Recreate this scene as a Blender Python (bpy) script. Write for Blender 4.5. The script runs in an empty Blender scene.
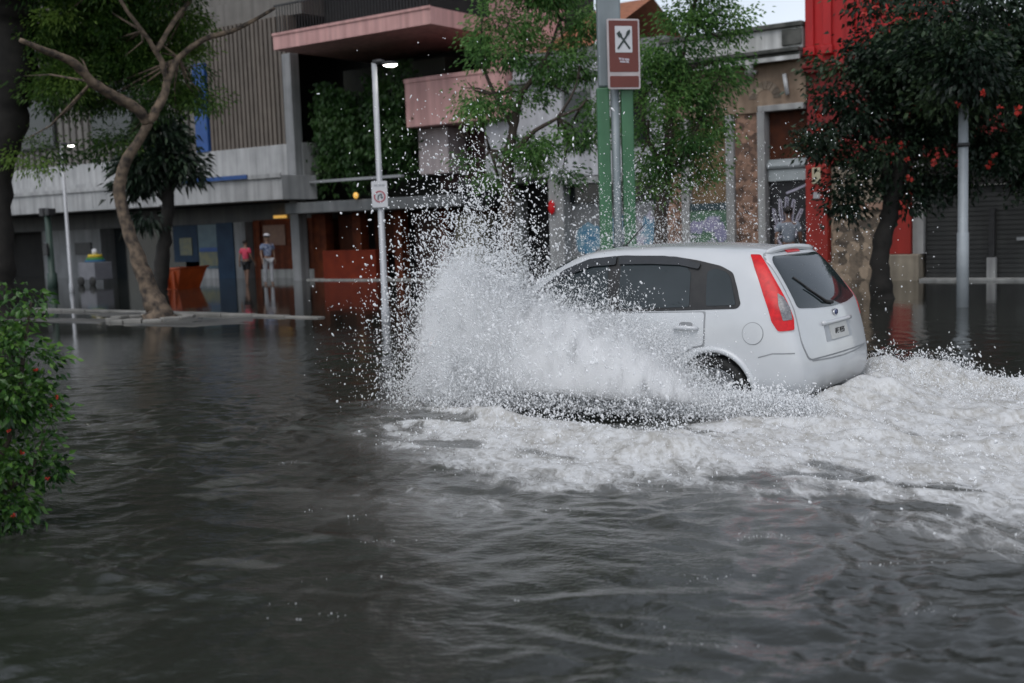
import bpy, bmesh, math, random
import numpy as np
from mathutils import Vector, Matrix, noise as mnoise
from mathutils.bvhtree import BVHTree
from mathutils.geometry import delaunay_2d_cdt
random.seed(7)
rng = np.random.default_rng(11)
SC = bpy.context.scene
COL = SC.collection
PI = math.pi
rad = math.radians

# ------------------------------------------------------------------ camera numbers
FPX = 1150.0
HC = 1.6
PITCH = math.atan((341.5 - 224) / FPX)
ROLL = rad(2.0)
FWD = Vector((0, math.cos(PITCH), -math.sin(PITCH)))
R0 = Vector((1, 0, 0))
U0 = Vector((0, math.sin(PITCH), math.cos(PITCH)))
RT = R0 * math.cos(ROLL) - U0 * math.sin(ROLL)
UP = R0 * math.sin(ROLL) + U0 * math.cos(ROLL)
CAM = Vector((0, 0, HC))

def at(px, py, Y):
    """the real point that lies Y metres down the street at this picture place"""
    d = FWD + RT * ((px - 512) / FPX) + UP * ((341.5 - py) / FPX)
    return CAM + d * (Y / d.y)

# ------------------------------------------------------------------ street frame (s along the facades, t into the block)
TH = rad(36)
ES = Vector((math.cos(TH), -math.sin(TH), 0))
EN = Vector((math.sin(TH), math.cos(TH), 0))
ORG = Vector((0.5, 32.7, 0))

def W(s, t, z=0.0):
    return ORG + ES * s + EN * t + Vector((0, 0, z))

def ST(p):
    a = Vector((p.x - ORG.x, p.y - ORG.y, 0))
    return a.dot(ES), a.dot(EN)

# ------------------------------------------------------------------ materials
MATS = {}

def new_mat(name):
    m = bpy.data.materials.new(name)
    m.use_nodes = True
    nt = m.node_tree
    b = nt.nodes['Principled BSDF']
    return m, nt, b

def mat(name, c1, c2=None, scale=4.0, rough=0.6, bump=0.0, metal=0.0, kind='noise', detail=6.0, spec=0.5,
        streak=0.0, emis=None, estr=0.0, lo=0.35, hi=0.65, coat=0.0):
    """procedural surface: two tones mixed by noise, brick or stone cells, optional rain streaks and bump"""
    if name in MATS:
        return MATS[name]
    m, nt, b = new_mat(name)
    N, L = nt.nodes, nt.links
    c2 = c2 or tuple(x * 0.8 for x in c1)
    tc = N.new('ShaderNodeTexCoord')
    src = tc.outputs['Object']
    if kind == 'noise':
        t = N.new('ShaderNodeTexNoise'); t.inputs['Scale'].default_value = scale; t.inputs['Detail'].default_value = detail
        L.new(src, t.inputs['Vector']); fac = t.outputs['Fac']
    elif kind == 'stone':
        t = N.new('ShaderNodeTexVoronoi'); t.inputs['Scale'].default_value = scale
        w = N.new('ShaderNodeTexNoise'); w.inputs['Scale'].default_value = scale * 1.5
        mx = N.new('ShaderNodeMix'); mx.data_type = 'VECTOR'; mx.inputs[0].default_value = 0.12
        L.new(src, w.inputs['Vector']); L.new(src, mx.inputs[4]); L.new(w.outputs['Color'], mx.inputs[5])
        L.new(mx.outputs[1], t.inputs['Vector'])
        sp = N.new('ShaderNodeSeparateColor'); L.new(t.outputs['Color'], sp.inputs[0])
        n2 = N.new('ShaderNodeTexNoise'); n2.inputs['Scale'].default_value = scale * 3; L.new(src, n2.inputs['Vector'])
        ad = N.new('ShaderNodeMath'); ad.operation = 'MULTIPLY_ADD'; ad.inputs[1].default_value = 0.6
        L.new(sp.outputs[0], ad.inputs[0])
        ml = N.new('ShaderNodeMath'); ml.operation = 'MULTIPLY'; ml.inputs[1].default_value = 0.4
        L.new(n2.outputs['Fac'], ml.inputs[0]); L.new(ml.outputs[0], ad.inputs[2])
        fac = ad.outputs[0]
    rp = N.new('ShaderNodeValToRGB')
    rp.color_ramp.elements[0].position = lo; rp.color_ramp.elements[1].position = hi
    rp.color_ramp.elements[0].color = (*c1, 1); rp.color_ramp.elements[1].color = (*c2, 1)
    L.new(fac, rp.inputs['Fac'])
    out = rp.outputs['Color']
    if streak > 0:
        mp = N.new('ShaderNodeMapping'); mp.inputs['Scale'].default_value = (3.0, 3.0, 0.18)
        L.new(src, mp.inputs['Vector'])
        s = N.new('ShaderNodeTexNoise'); s.inputs['Scale'].default_value = 1.6; s.inputs['Detail'].default_value = 8
        L.new(mp.outputs['Vector'], s.inputs['Vector'])
        r2 = N.new('ShaderNodeValToRGB')
        r2.color_ramp.elements[0].position = 0.35; r2.color_ramp.elements[1].position = 0.62
        r2.color_ramp.elements[0].color = (1 - streak,) * 3 + (1,); r2.color_ramp.elements[1].color = (1, 1, 1, 1)
        L.new(s.outputs['Fac'], r2.inputs['Fac'])
        mm = N.new('ShaderNodeMix'); mm.data_type = 'RGBA'; mm.blend_type = 'MULTIPLY'; mm.inputs[0].default_value = 1
        L.new(out, mm.inputs[6]); L.new(r2.outputs['Color'], mm.inputs[7])
        out = mm.outputs[2]
    L.new(out, b.inputs['Base Color'])
    b.inputs['Roughness'].default_value = rough
    b.inputs['Metallic'].default_value = metal
    b.inputs['Specular IOR Level'].default_value = spec
    if coat: b.inputs['Coat Weight'].default_value = coat; b.inputs['Coat Roughness'].default_value = 0.06
    if bump > 0:
        bp = N.new('ShaderNodeBump'); bp.inputs['Strength'].default_value = bump; bp.inputs['Distance'].default_value = 0.02
        L.new(fac, bp.inputs['Height']); L.new(bp.outputs['Normal'], b.inputs['Normal'])
    if emis:
        b.inputs['Emission Color'].default_value = (*emis, 1); b.inputs['Emission Strength'].default_value = estr
    MATS[name] = m
    return m

def leaf_mat(name, c1, c2, c3, rough=0.45, trans=0.3):
    """leaf tones picked per leaf clump from the stored tint"""
    m, nt, b = new_mat(name)
    N, L = nt.nodes, nt.links
    a = N.new('ShaderNodeAttribute'); a.attribute_name = 'tint'
    rp = N.new('ShaderNodeValToRGB')
    rp.color_ramp.elements[0].color = (*c1, 1); rp.color_ramp.elements[0].position = 0.1
    rp.color_ramp.elements[1].color = (*c3, 1); rp.color_ramp.elements[1].position = 0.95
    e = rp.color_ramp.elements.new(0.5); e.color = (*c2, 1)
    L.new(a.outputs['Fac'], rp.inputs['Fac'])
    L.new(rp.outputs['Color'], b.inputs['Base Color'])
    b.inputs['Roughness'].default_value = rough
    b.inputs['Specular IOR Level'].default_value = 0.35
    t = N.new('ShaderNodeBsdfTranslucent'); L.new(rp.outputs['Color'], t.inputs['Color'])
    mx = N.new('ShaderNodeMixShader'); mx.inputs[0].default_value = trans
    L.new(b.outputs[0], mx.inputs[1]); L.new(t.outputs[0], mx.inputs[2])
    L.new(mx.outputs[0], N['Material Output'].inputs['Surface'])
    return m

# ------------------------------------------------------------------ objects
ORIGIN = {}

def tag(o, label=None, cat=None, group=None, kind=None):
    if label: o['label'] = label
    if cat: o['category'] = cat
    if group: o['group'] = group
    if kind: o['kind'] = kind
    return o

def thing(name, label, cat, s=0, t=0, z=0, group=None):
    """Empty at the base of a thing that stands in the street frame"""
    o = bpy.data.objects.new(name, None); COL.objects.link(o)
    o.location = W(s, t, z); o.rotation_euler = (0, 0, -TH)
    ORIGIN[o.name] = (s, t, z)
    return tag(o, label, cat, group)

def link_mesh(name, me, m, parent=None, smooth=False):
    o = bpy.data.objects.new(name, me); COL.objects.link(o)
    if m: me.materials.append(m)
    if smooth: me.polygons.foreach_set('use_smooth', [True] * len(me.polygons))
    if parent: o.parent = parent
    return o

class MB:
    """collects shapes; build() makes ONE mesh object of them"""
    def __init__(self): self.v = []; self.f = []
    def add(self, vs, fs):
        n = len(self.v); self.v += [tuple(p) for p in vs]; self.f += [tuple(i + n for i in f) for f in fs]; return self
    def box(self, x0, x1, y0, y1, z0, z1):
        x0, x1 = sorted((x0, x1)); y0, y1 = sorted((y0, y1)); z0, z1 = sorted((z0, z1))
        return self.add([(x0,y0,z0),(x1,y0,z0),(x1,y1,z0),(x0,y1,z0),(x0,y0,z1),(x1,y0,z1),(x1,y1,z1),(x0,y1,z1)],
                        [(0,3,2,1),(4,5,6,7),(0,1,5,4),(1,2,6,5),(2,3,7,6),(3,0,4,7)])
    def prism(self, pts, y0, y1):
        """outline in (x,z), extruded along y"""
        n = len(pts)
        vs = [(p[0], y0, p[1]) for p in pts] + [(p[0], y1, p[1]) for p in pts]
        fs = [tuple(range(n)), tuple(range(2*n-1, n-1, -1))] + [(i, i + n, (i+1) % n + n, (i+1) % n) for i in range(n)]
        return self.add(vs, fs)
    def tube(self, pts, rs, seg=10, cap=True):
        pts = [Vector(p) for p in pts]
        if not hasattr(rs, '__len__'): rs = [rs] * len(pts)
        rings = []; ref = None
        for i, p in enumerate(pts):
            d = (pts[min(i+1, len(pts)-1)] - pts[max(i-1, 0)]).normalized()
            if ref is None: ref = Vector((1, 0, 0)) if abs(d.x) < 0.8 else Vector((0, 1, 0))
            a = (ref - d * ref.dot(d)).normalized(); b = d.cross(a); ref = a
            rings.append([p + (a * math.cos(2*PI*k/seg) + b * math.sin(2*PI*k/seg)) * rs[i] for k in range(seg)])
        vs = [q for r in rings for q in r]; fs = []
        for i in range(len(pts) - 1):
            for k in range(seg):
                k2 = (k + 1) % seg
                fs.append((i*seg+k, i*seg+k2, (i+1)*seg+k2, (i+1)*seg+k))
        if cap: fs += [tuple(range(seg-1, -1, -1)), tuple((len(pts)-1)*seg + k for k in range(seg))]
        return self.add(vs, fs)
    def ell(self, c, r, seg=14, rings=8, rot=None):
        vs = []; fs = []
        for i in range(rings + 1):
            a = PI * i / rings
            for k in range(seg):
                b = 2*PI*k/seg
                p = Vector((r[0]*math.sin(a)*math.cos(b), r[1]*math.sin(a)*math.sin(b), r[2]*math.cos(a)))
                if rot: p = rot @ p
                vs.append(Vector(c) + p)
        for i in range(rings):
            for k in range(seg):
                k2 = (k+1) % seg
                fs.append((i*seg+k, (i+1)*seg+k, (i+1)*seg+k2, i*seg+k2))
        return self.add(vs, fs)
    def lathe(self, prof, seg=32, axis='y', c=(0,0,0)):
        """profile (radius, along axis)"""
        vs = []; fs = []; n = len(prof)
        for k in range(seg):
            a = 2*PI*k/seg
            for r, h in prof:
                if axis == 'y': vs.append((c[0]+r*math.cos(a), c[1]+h, c[2]+r*math.sin(a)))
                else: vs.append((c[0]+r*math.cos(a), c[1]+r*math.sin(a), c[2]+h))
        for k in range(seg):
            k2 = (k+1) % seg
            for i in range(n-1): fs.append((k*n+i, k*n+i+1, k2*n+i+1, k2*n+i))
        return self.add(vs, fs)
    def build(self, name, m, parent=None, org=None, smooth=False, bevel=0.0):
        if org is None: org = ORIGIN.get(parent.name, (0,0,0)) if parent else (0,0,0)
        me = bpy.data.meshes.new(name)
        me.from_pydata([(x-org[0], y-org[1], z-org[2]) for x, y, z in self.v], [], self.f)
        me.validate(); me.update()
        bm = bmesh.new(); bm.from_mesh(me)
        bmesh.ops.remove_doubles(bm, verts=bm.verts, dist=1e-5)
        bmesh.ops.recalc_face_normals(bm, faces=bm.faces); bm.to_mesh(me); bm.free()
        o = link_mesh(name, me, m, parent, smooth)
        if parent: ORIGIN[o.name] = org
        if bevel > 0:
            md = o.modifiers.new('edge', 'BEVEL'); md.width = bevel; md.segments = 2; md.limit_method = 'ANGLE'
        return o

def solo(mb, name, m, label, cat, s, t, z=0, group=None, smooth=False, bevel=0.0):
    o = mb.build(name, m, None, (s, t, z), smooth, bevel)
    o.location = W(s, t, z); o.rotation_euler = (0, 0, -TH)
    return tag(o, label, cat, group)

# ------------------------------------------------------------------ noise on arrays
_perm = rng.permutation(512)
_perm = np.concatenate([_perm, _perm, _perm])
_g2 = np.stack([np.cos(np.linspace(0, 2*PI, 64, endpoint=False)), np.sin(np.linspace(0, 2*PI, 64, endpoint=False))], 1)

def pn(x, y, seed=0):
    x = x + seed * 17.31; y = y + seed * 9.77
    xi = np.floor(x).astype(np.int64); yi = np.floor(y).astype(np.int64)
    xf = x - xi; yf = y - yi
    u = xf**3*(xf*(xf*6-15)+10); v = yf**3*(yf*(yf*6-15)+10)
    def g(ix, iy, dx, dy):
        h = _perm[(_perm[ix & 511] + iy) & 511] & 63
        return _g2[h, 0]*dx + _g2[h, 1]*dy
    a = g(xi, yi, xf, yf); b = g(xi+1, yi, xf-1, yf); c = g(xi, yi+1, xf, yf-1); d = g(xi+1, yi+1, xf-1, yf-1)
    return (a*(1-u)+b*u)*(1-v) + (c*(1-u)+d*u)*v

def fbm(x, y, seed=0, oct=4, gain=0.5):
    r = 0; a = 1.0; f = 1.0
    for i in range(oct):
        r = r + a * pn(x*f, y*f, seed + i*3); a *= gain; f *= 2.03
    return r

def sstep(a, b, x):
    t = np.clip((x - a) / (b - a), 0, 1); return t*t*(3-2*t)
# ------------------------------------------------------------------ camera, sky, sun
cd = bpy.data.cameras.new('camera'); cam = bpy.data.objects.new('camera', cd); COL.objects.link(cam)
cd.sensor_width = 36; cd.lens = FPX / 1024 * 36; cd.clip_start = 0.1; cd.clip_end = 3000
M3 = Matrix((RT, UP, -FWD)).transposed()
cam.matrix_world = Matrix.Translation(CAM) @ M3.to_4x4()
cd.dof.use_dof = True; cd.dof.focus_distance = 8.9; cd.dof.aperture_fstop = 1.8
SC.camera = cam

SUN_EL, SUN_AZ = rad(58), rad(205)
world = bpy.data.worlds.new('World'); SC.world = world; world.use_nodes = True
wn, wl = world.node_tree.nodes, world.node_tree.links
bg = wn['Background']
sky = wn.new('ShaderNodeTexSky'); sky.sky_type = 'NISHITA'; sky.sun_disc = False
sky.sun_elevation = SUN_EL; sky.sun_rotation = SUN_AZ
sky.air_density = 1.0; sky.dust_density = 1.0; sky.ozone_density = 1.0
hs = wn.new('ShaderNodeHueSaturation'); hs.inputs['Saturation'].default_value = 0.32
wl.new(sky.outputs[0], hs.inputs['Color'])
# slow cloud tones of an overcast sky
tc = wn.new('ShaderNodeTexCoord'); nz = wn.new('ShaderNodeTexNoise'); nz.inputs['Scale'].default_value = 2.2; nz.inputs['Detail'].default_value = 5
wl.new(tc.outputs['Generated'], nz.inputs['Vector'])
rp = wn.new('ShaderNodeValToRGB'); rp.color_ramp.elements[0].position = 0.3; rp.color_ramp.elements[1].position = 0.7
rp.color_ramp.elements[0].color = (0.72, 0.75, 0.8, 1); rp.color_ramp.elements[1].color = (1.0, 1.0, 1.0, 1)
wl.new(nz.outputs['Fac'], rp.inputs['Fac'])
mx = wn.new('ShaderNodeMix'); mx.data_type = 'RGBA'; mx.blend_type = 'MULTIPLY'; mx.inputs[0].default_value = 1
wl.new(hs.outputs[0], mx.inputs[6]); wl.new(rp.outputs[0], mx.inputs[7])
wl.new(mx.outputs[2], bg.inputs['Color'])
bg.inputs['Strength'].default_value = 0.12

sd = bpy.data.lights.new('sun', 'SUN'); sun = bpy.data.objects.new('sun', sd); COL.objects.link(sun)
sd.energy = 0.6; sd.angle = rad(40); sd.color = (1.0, 0.97, 0.93)
# Nishita: rotation is measured clockwise from +Y seen from above
sv = Vector((math.sin(SUN_AZ)*math.cos(SUN_EL), math.cos(SUN_AZ)*math.cos(SUN_EL), math.sin(SUN_EL)))
sun.rotation_euler = sv.to_track_quat('Z', 'Y').to_euler()
sun.location = (0, 0, 40)

SC.view_settings.view_transform = 'Standard'; SC.view_settings.look = 'None'
SC.view_settings.exposure = 0.72; SC.view_settings.gamma = 1.0; SC.view_settings.use_curve_mapping = False
SC.cycles.use_denoising = True
SC.cycles.max_bounces = 18; SC.cycles.diffuse_bounces = 10; SC.cycles.glossy_bounces = 3
SC.cycles.volume_bounces = 14; SC.cycles.volume_step_rate = 0.6; SC.cycles.volume_max_steps = 200
SC.cycles.transparent_max_bounces = 18; SC.cycles.caustics_reflective = False; SC.cycles.caustics_refractive = False
# ------------------------------------------------------------------ car frame (x forward from the rear axle, y to its left, z from the road)
CH = 0.62305
CX0, CY0, CZ0 = 2.1625, 9.923, -0.1077
CFX, CFY = -math.cos(CH), math.sin(CH)

def car2w(x, y, z):
    return CX0 + x*CFX - y*CFY, CY0 + x*CFY + y*CFX, z

def w2car(X, Y):
    a, b = X - CX0, Y - CY0
    return a*CFX + b*CFY, -a*CFY + b*CFX

# how far the foam reaches out from the car on its left side, by position along the car
FB_X = np.array([-9, -4, -2.8, -1.6, -1.0, -0.6, -0.1, 0.4, 1.7, 3.0, 3.5, 3.9])
FB_Y = np.array([4.9, 4.8, 4.6, 4.3, 4.3, 4.7, 5.1, 5.1, 3.8, 1.9, 0.8, 0.0])

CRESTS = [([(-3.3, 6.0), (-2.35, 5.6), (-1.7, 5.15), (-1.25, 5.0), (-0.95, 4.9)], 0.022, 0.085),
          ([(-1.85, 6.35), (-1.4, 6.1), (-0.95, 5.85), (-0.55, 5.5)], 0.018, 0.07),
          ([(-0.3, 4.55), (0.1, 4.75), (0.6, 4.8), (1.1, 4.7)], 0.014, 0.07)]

def crest_h(X, Y):
    h = np.zeros_like(X)
    for pts, amp, wd in CRESTS:
        best = np.full(X.shape, 9.0); fade = np.zeros_like(X)
        n = len(pts) - 1
        for i in range(n):
            (ax, ay), (bx, by) = pts[i], pts[i+1]
            dx, dy = bx-ax, by-ay
            u = np.clip(((X-ax)*dx + (Y-ay)*dy)/(dx*dx+dy*dy), 0, 1)
            d = np.hypot(X-ax-u*dx, Y-ay-u*dy)
            gl = (i+u)/n
            upd = d < best
            best = np.where(upd, d, best); fade = np.where(upd, np.sin(np.clip(gl, 0.02, 0.98)*PI)**0.6, fade)
        h += amp * fade * np.exp(-(best/wd)**2) * (0.7 + 0.8*pn(X*2, Y*2, 31))
    return h

def foam_at(X, Y):
    """foam cover 0..1 on the water, painted sky glints included"""
    cx, cy = w2car(X, Y)
    wob = fbm(X*0.9, Y*0.9, 5, 4) * 0.9
    yb = np.interp(cx, FB_X, FB_Y) + wob
    near = 1 - sstep(-2.3, 0.75, cy - yb)
    yf = np.interp(cx, [-9, -4, -1, 0.5, 3, 3.6], [-2.6, -2.0, -1.75, -1.7, -1.3, 0.0])
    far = sstep(-0.25, 0.3, cy - yf - wob*0.4)
    front = 1 - sstep(3.2, 4.0, cx + wob*0.5)
    f = near * far * front
    # trough of dark water under the thrown sheet
    tr = np.exp(-(((cx - 1.15)/1.35)**2 + ((cy - 1.25)/0.42)**2)**1.6)
    f = f * (1 - 0.95*tr)
    # older foam behind breaks up
    f = f * (0.66 + 0.34*sstep(3.4, 1.4, cy + wob*.5)) * (0.86 + 0.14*sstep(-5, -1, cx))
    f = f * (1 - 0.55*sstep(.10, .34, fbm(cx*.75, cy*1.7, 83, 3))*sstep(.3, 1.2, np.abs(cy - .2)))
    # streaks of foam and painted sky sheen, flecks of painted glint, on open water
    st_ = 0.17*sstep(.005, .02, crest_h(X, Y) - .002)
    glint_k = 0.24*sstep(.20, .42, fbm(X*1.3 + .4*Y, Y*3.4, 71, 3))*sstep(1.2, -.6, X)*sstep(4.2, 5.5, Y)*(1 - sstep(9.5, 12.5, Y))
    f = np.maximum(f, np.maximum(st_, glint_k))
    return np.clip(f, 0, 1)

WAVES = []
_r = np.random.default_rng(5)
for i in range(70):
    lam = 0.10 * (8.0 ** _r.random())
    ang = _r.normal(rad(100), rad(50))
    WAVES.append((2*PI/lam, math.cos(ang), math.sin(ang), _r.random()*6.28, lam*0.0033*(0.5+_r.random())*(1.25 if lam < .35 else .80)))

def water_h(X, Y, foam=None):
    if foam is None: foam = foam_at(X, Y)
    cx, cy = w2car(X, Y)
    d = np.hypot(X, Y)
    wx = X + 0.35*fbm(X*0.5, Y*0.5, 2, 3); wy = Y + 0.35*fbm(X*0.5, Y*0.5, 8, 3)
    h = 0
    for k, a, b, ph, amp in WAVES:
        h = h + amp*np.sin(k*(a*wx + b*wy) + ph)
    mod = 0.35 + 0.9*sstep(-0.35, 0.45, fbm(X*0.35, Y*0.35, 12, 3))
    far = 0.10 + 0.90*(1 - sstep(9.0, 19.0, d))
    h = h * mod * far
    h = h + 0.012*fbm(X*0.45, Y*0.9, 21, 3)*far
    h = h + crest_h(X, Y)
    # heaped broken water of the wake
    dist = np.exp(-((cx - 1.15)/1.5)**2 - ((cy-1.25)/0.4)**2)
    ridge = 0.20*np.exp(-((cy + 1.15)/0.42)**2)*sstep(0.2, -0.7, cx)*np.exp(-np.clip(-cx-0.9, 0, 9)/3.2)
    ridge = ridge + 0.13*np.exp(-((cy - 0.3)/0.55)**2)*sstep(-0.5, -1.0, cx)*np.exp(-np.clip(-cx-0.9, 0, 9)/3.5)
    ridge = ridge + 0.10*np.exp(-((cy - 1.5)/0.5)**2)*sstep(0.3, -0.5, cx)*np.exp(-np.clip(-cx-0.9, 0, 9)/4)
    ridge = ridge + 0.09*np.exp(-((cy - 2.35 + 0.25*cx)/0.35)**2)*sstep(3, 1.6, cx)*sstep(-2.5, 0, cx)
    t1 = fbm(cx*1.0, cy*1.9, 40, 4, 0.5); t2 = np.abs(fbm(cx*2.2, cy*4.0, 44, 3, 0.5))
    ridge = ridge + 0.03*np.exp(-((cx + .62)/.42)**2 - ((cy - .72)/.42)**2) + 0.10*np.exp(-((cx + .95)/.35)**2 - ((cy + .2)/.9)**2)
    h = h + foam*(ridge*(0.85 + 1.2*t1) + 0.04*t1 + 0.022*t2*foam + 0.008)
    h = h - 0.05*dist
    return h

def graded(lo, hi, a, b, step, grow):
    xs = list(np.arange(a, b + 1e-6, step)); s = step; x = xs[-1]
    while x < hi: s = min(s*grow, 60); x += s; xs.append(x)
    s = step; x = a; left = []
    while x > lo: s = min(s*grow, 60); x -= s; left.append(x)
    return np.array(left[::-1] + xs)

gx = graded(-900, 900, -2.8, 6.6, 0.022, 1.035)
gy = graded(-60, 1500, 3.7, 13.2, 0.022, 1.035)
GX, GY = np.meshgrid(gx, gy)
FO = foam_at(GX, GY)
far_flat = 1 - sstep(30, 60, np.hypot(GX, GY))
GZ = water_h(GX, GY, FO) * far_flat
nx, ny = len(gx), len(gy)
verts = np.stack([GX, GY, GZ], -1).reshape(-1, 3).astype(np.float32)
ii = (np.arange(ny-1)[:, None]*nx + np.arange(nx-1)[None, :]).reshape(-1)
quads = np.stack([ii, ii+1, ii+nx+1, ii+nx], 1).astype(np.int32)

def np_mesh(name, verts, faces):
    n = faces.shape[1]
    me = bpy.data.meshes.new(name)
    me.vertices.add(len(verts)); me.vertices.foreach_set('co', np.ascontiguousarray(verts, np.float32).ravel())
    me.loops.add(faces.size); me.loops.foreach_set('vertex_index', np.ascontiguousarray(faces, np.int32).ravel())
    me.polygons.add(len(faces)); me.polygons.foreach_set('loop_start', np.arange(0, faces.size, n, dtype=np.int32))
    me.update(calc_edges=True)
    return me

me = np_mesh('flood_water', verts, quads)
me.polygons.foreach_set('use_smooth', np.ones(len(quads), bool))
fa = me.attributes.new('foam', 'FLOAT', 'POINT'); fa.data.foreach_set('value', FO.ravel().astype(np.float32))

m, nt, b = new_mat('muddy_water'); N, L = nt.nodes, nt.links
tcw = N.new('ShaderNodeTexCoord')
def tnoise(scale, detail, rough=0.55, stretch=None, dist=0.0):
    t = N.new('ShaderNodeTexNoise'); t.inputs['Scale'].default_value = scale; t.inputs['Detail'].default_value = detail
    t.inputs['Roughness'].default_value = rough; t.inputs['Distortion'].default_value = dist
    if stretch:
        mp = N.new('ShaderNodeMapping'); mp.inputs['Scale'].default_value = stretch
        mp.inputs['Rotation'].default_value = (0, 0, rad(36))
        L.new(tcw.outputs['Object'], mp.inputs['Vector']); L.new(mp.outputs[0], t.inputs['Vector'])
    else: L.new(tcw.outputs['Object'], t.inputs['Vector'])
    return t.outputs['Fac']
def math_n(op, a, bb, clamp=False):
    q = N.new('ShaderNodeMath'); q.operation = op; q.use_clamp = clamp
    for i, x in enumerate((a, bb)):
        if isinstance(x, (int, float)): q.inputs[i].default_value = x
        else: L.new(x, q.inputs[i])
    return q.outputs[0]
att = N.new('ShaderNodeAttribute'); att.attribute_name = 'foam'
n1 = tnoise(4.0, 9, 0.68, (1.5, .62, 1.0), 0.6); n2 = tnoise(15.0, 8, 0.68, (1.35, .7, 1.0), 0.8); n3 = tnoise(1.6, 4)
nsum = math_n('ADD', math_n('MULTIPLY', n1, 0.62), math_n('ADD', math_n('MULTIPLY', n2, 0.26), math_n('MULTIPLY', n3, 0.12)))
# threshold falls as cover rises
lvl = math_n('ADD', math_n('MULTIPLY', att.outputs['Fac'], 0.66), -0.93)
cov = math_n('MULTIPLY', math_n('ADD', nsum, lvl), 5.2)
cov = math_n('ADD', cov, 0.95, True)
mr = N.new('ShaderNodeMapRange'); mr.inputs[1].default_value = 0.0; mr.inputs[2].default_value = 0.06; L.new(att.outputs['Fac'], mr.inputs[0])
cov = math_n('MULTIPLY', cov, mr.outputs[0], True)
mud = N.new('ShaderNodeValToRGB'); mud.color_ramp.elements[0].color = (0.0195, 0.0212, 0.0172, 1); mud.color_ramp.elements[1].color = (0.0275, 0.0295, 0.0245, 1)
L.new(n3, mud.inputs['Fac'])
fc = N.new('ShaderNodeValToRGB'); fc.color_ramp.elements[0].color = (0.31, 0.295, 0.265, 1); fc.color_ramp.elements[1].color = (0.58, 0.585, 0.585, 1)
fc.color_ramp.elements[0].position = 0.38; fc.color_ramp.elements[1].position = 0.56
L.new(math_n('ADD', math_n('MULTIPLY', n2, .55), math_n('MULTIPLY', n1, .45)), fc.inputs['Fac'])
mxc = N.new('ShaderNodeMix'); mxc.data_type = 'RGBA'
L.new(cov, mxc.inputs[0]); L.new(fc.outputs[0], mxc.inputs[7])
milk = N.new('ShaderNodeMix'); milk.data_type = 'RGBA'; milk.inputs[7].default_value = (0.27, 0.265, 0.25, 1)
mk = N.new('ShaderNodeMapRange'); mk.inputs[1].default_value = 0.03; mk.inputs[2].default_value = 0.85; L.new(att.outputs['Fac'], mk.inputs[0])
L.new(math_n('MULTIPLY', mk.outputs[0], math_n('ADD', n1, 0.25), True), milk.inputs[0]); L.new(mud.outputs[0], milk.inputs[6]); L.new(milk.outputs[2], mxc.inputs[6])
L.new(mxc.outputs[2], b.inputs['Base Color'])
L.new(math_n('ADD', math_n('MULTIPLY', cov, 0.55), 0.045), b.inputs['Roughness'])
b.inputs['IOR'].default_value = 1.38; b.inputs['Specular IOR Level'].default_value = 0.8
r1 = tnoise(7.0, 5, 0.55, (0.75, 1.5, 1.0), 0.4); r2 = tnoise(26.0, 4, 0.5, (0.8, 1.4, 1.0))
bp1 = N.new('ShaderNodeBump'); bp1.inputs['Strength'].default_value = 0.16; bp1.inputs['Distance'].default_value = 0.03
hsum = math_n('ADD', math_n('MULTIPLY', r1, 0.7), math_n('MULTIPLY', r2, 0.42))
L.new(hsum, bp1.inputs['Height'])
# far still water between the kerbs keeps clear reflections
ge = N.new('ShaderNodeSeparateXYZ'); L.new(tcw.outputs['Object'], ge.inputs[0])
dst = N.new('ShaderNodeMapRange'); dst.inputs[1].default_value = 9; dst.inputs[2].default_value = 20; dst.inputs[3].default_value = 0.30; dst.inputs[4].default_value = 0.018
L.new(ge.outputs[1], dst.inputs[0]); L.new(dst.outputs[0], bp1.inputs['Strength'])
bp2 = N.new('ShaderNodeBump'); bp2.inputs['Distance'].default_value = 0.025
L.new(math_n('MULTIPLY', cov, 0.22), bp2.inputs['Strength'])
L.new(n2, bp2.inputs['Height']); L.new(bp1.outputs[0], bp2.inputs['Normal'])
L.new(bp2.outputs[0], b.inputs['Normal'])
water = link_mesh('flood_water', me, m)
tag(water, 'dark brown flood water covering the whole street with white foam round the car', 'water', kind='structure')

# the road under the water, one sheet to the horizon
asph = mat('asphalt', (0.045, 0.045, 0.046), (0.06, 0.058, 0.055), 30, 0.85, 0.3)
road = MB().add([(-900, -60, CZ0-0.012), (900, -60, CZ0-0.012), (900, 1500, CZ0-0.012), (-900, 1500, CZ0-0.012)], [(0, 1, 2, 3)]).build('road', asph)
tag(road, 'dark asphalt road lying under the flood water', 'road', kind='structure')
# ------------------------------------------------------------------ the car
paint = mat('silver_white_paint', (0.54, 0.555, 0.57), (0.58, 0.595, 0.61), 3, 0.22, 0, 0.0, coat=0.6)
glass = mat('tinted_glass', (0.016, 0.024, 0.026), (0.022, 0.031, 0.034), 3, 0.04, spec=0.6)
rubber = mat('black_rubber', (0.012, 0.012, 0.013), (0.02, 0.02, 0.02), 20, 0.55)
visor_m = mat('smoked_plastic', (0.025, 0.028, 0.03), (0.03, 0.032, 0.036), 6, 0.25)
redlamp = mat('red_lamp_lens', (0.60, 0.010, 0.014), (0.38, 0.006, 0.010), 22, 0.25, spec=0.3, emis=(1, 0.02, 0.03), estr=0.05)
greylamp = mat('clear_lamp_lens', (0.12, 0.12, 0.13), (0.22, 0.22, 0.23), 60, 0.15)
orange_m = mat('amber_lamp', (0.9, 0.28, 0.03), None, 10, 0.2, emis=(1, 0.35, 0.08), estr=1.6)
chrome = mat('chrome', (0.7, 0.7, 0.72), None, 10, 0.15, 0, 1.0)
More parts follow.
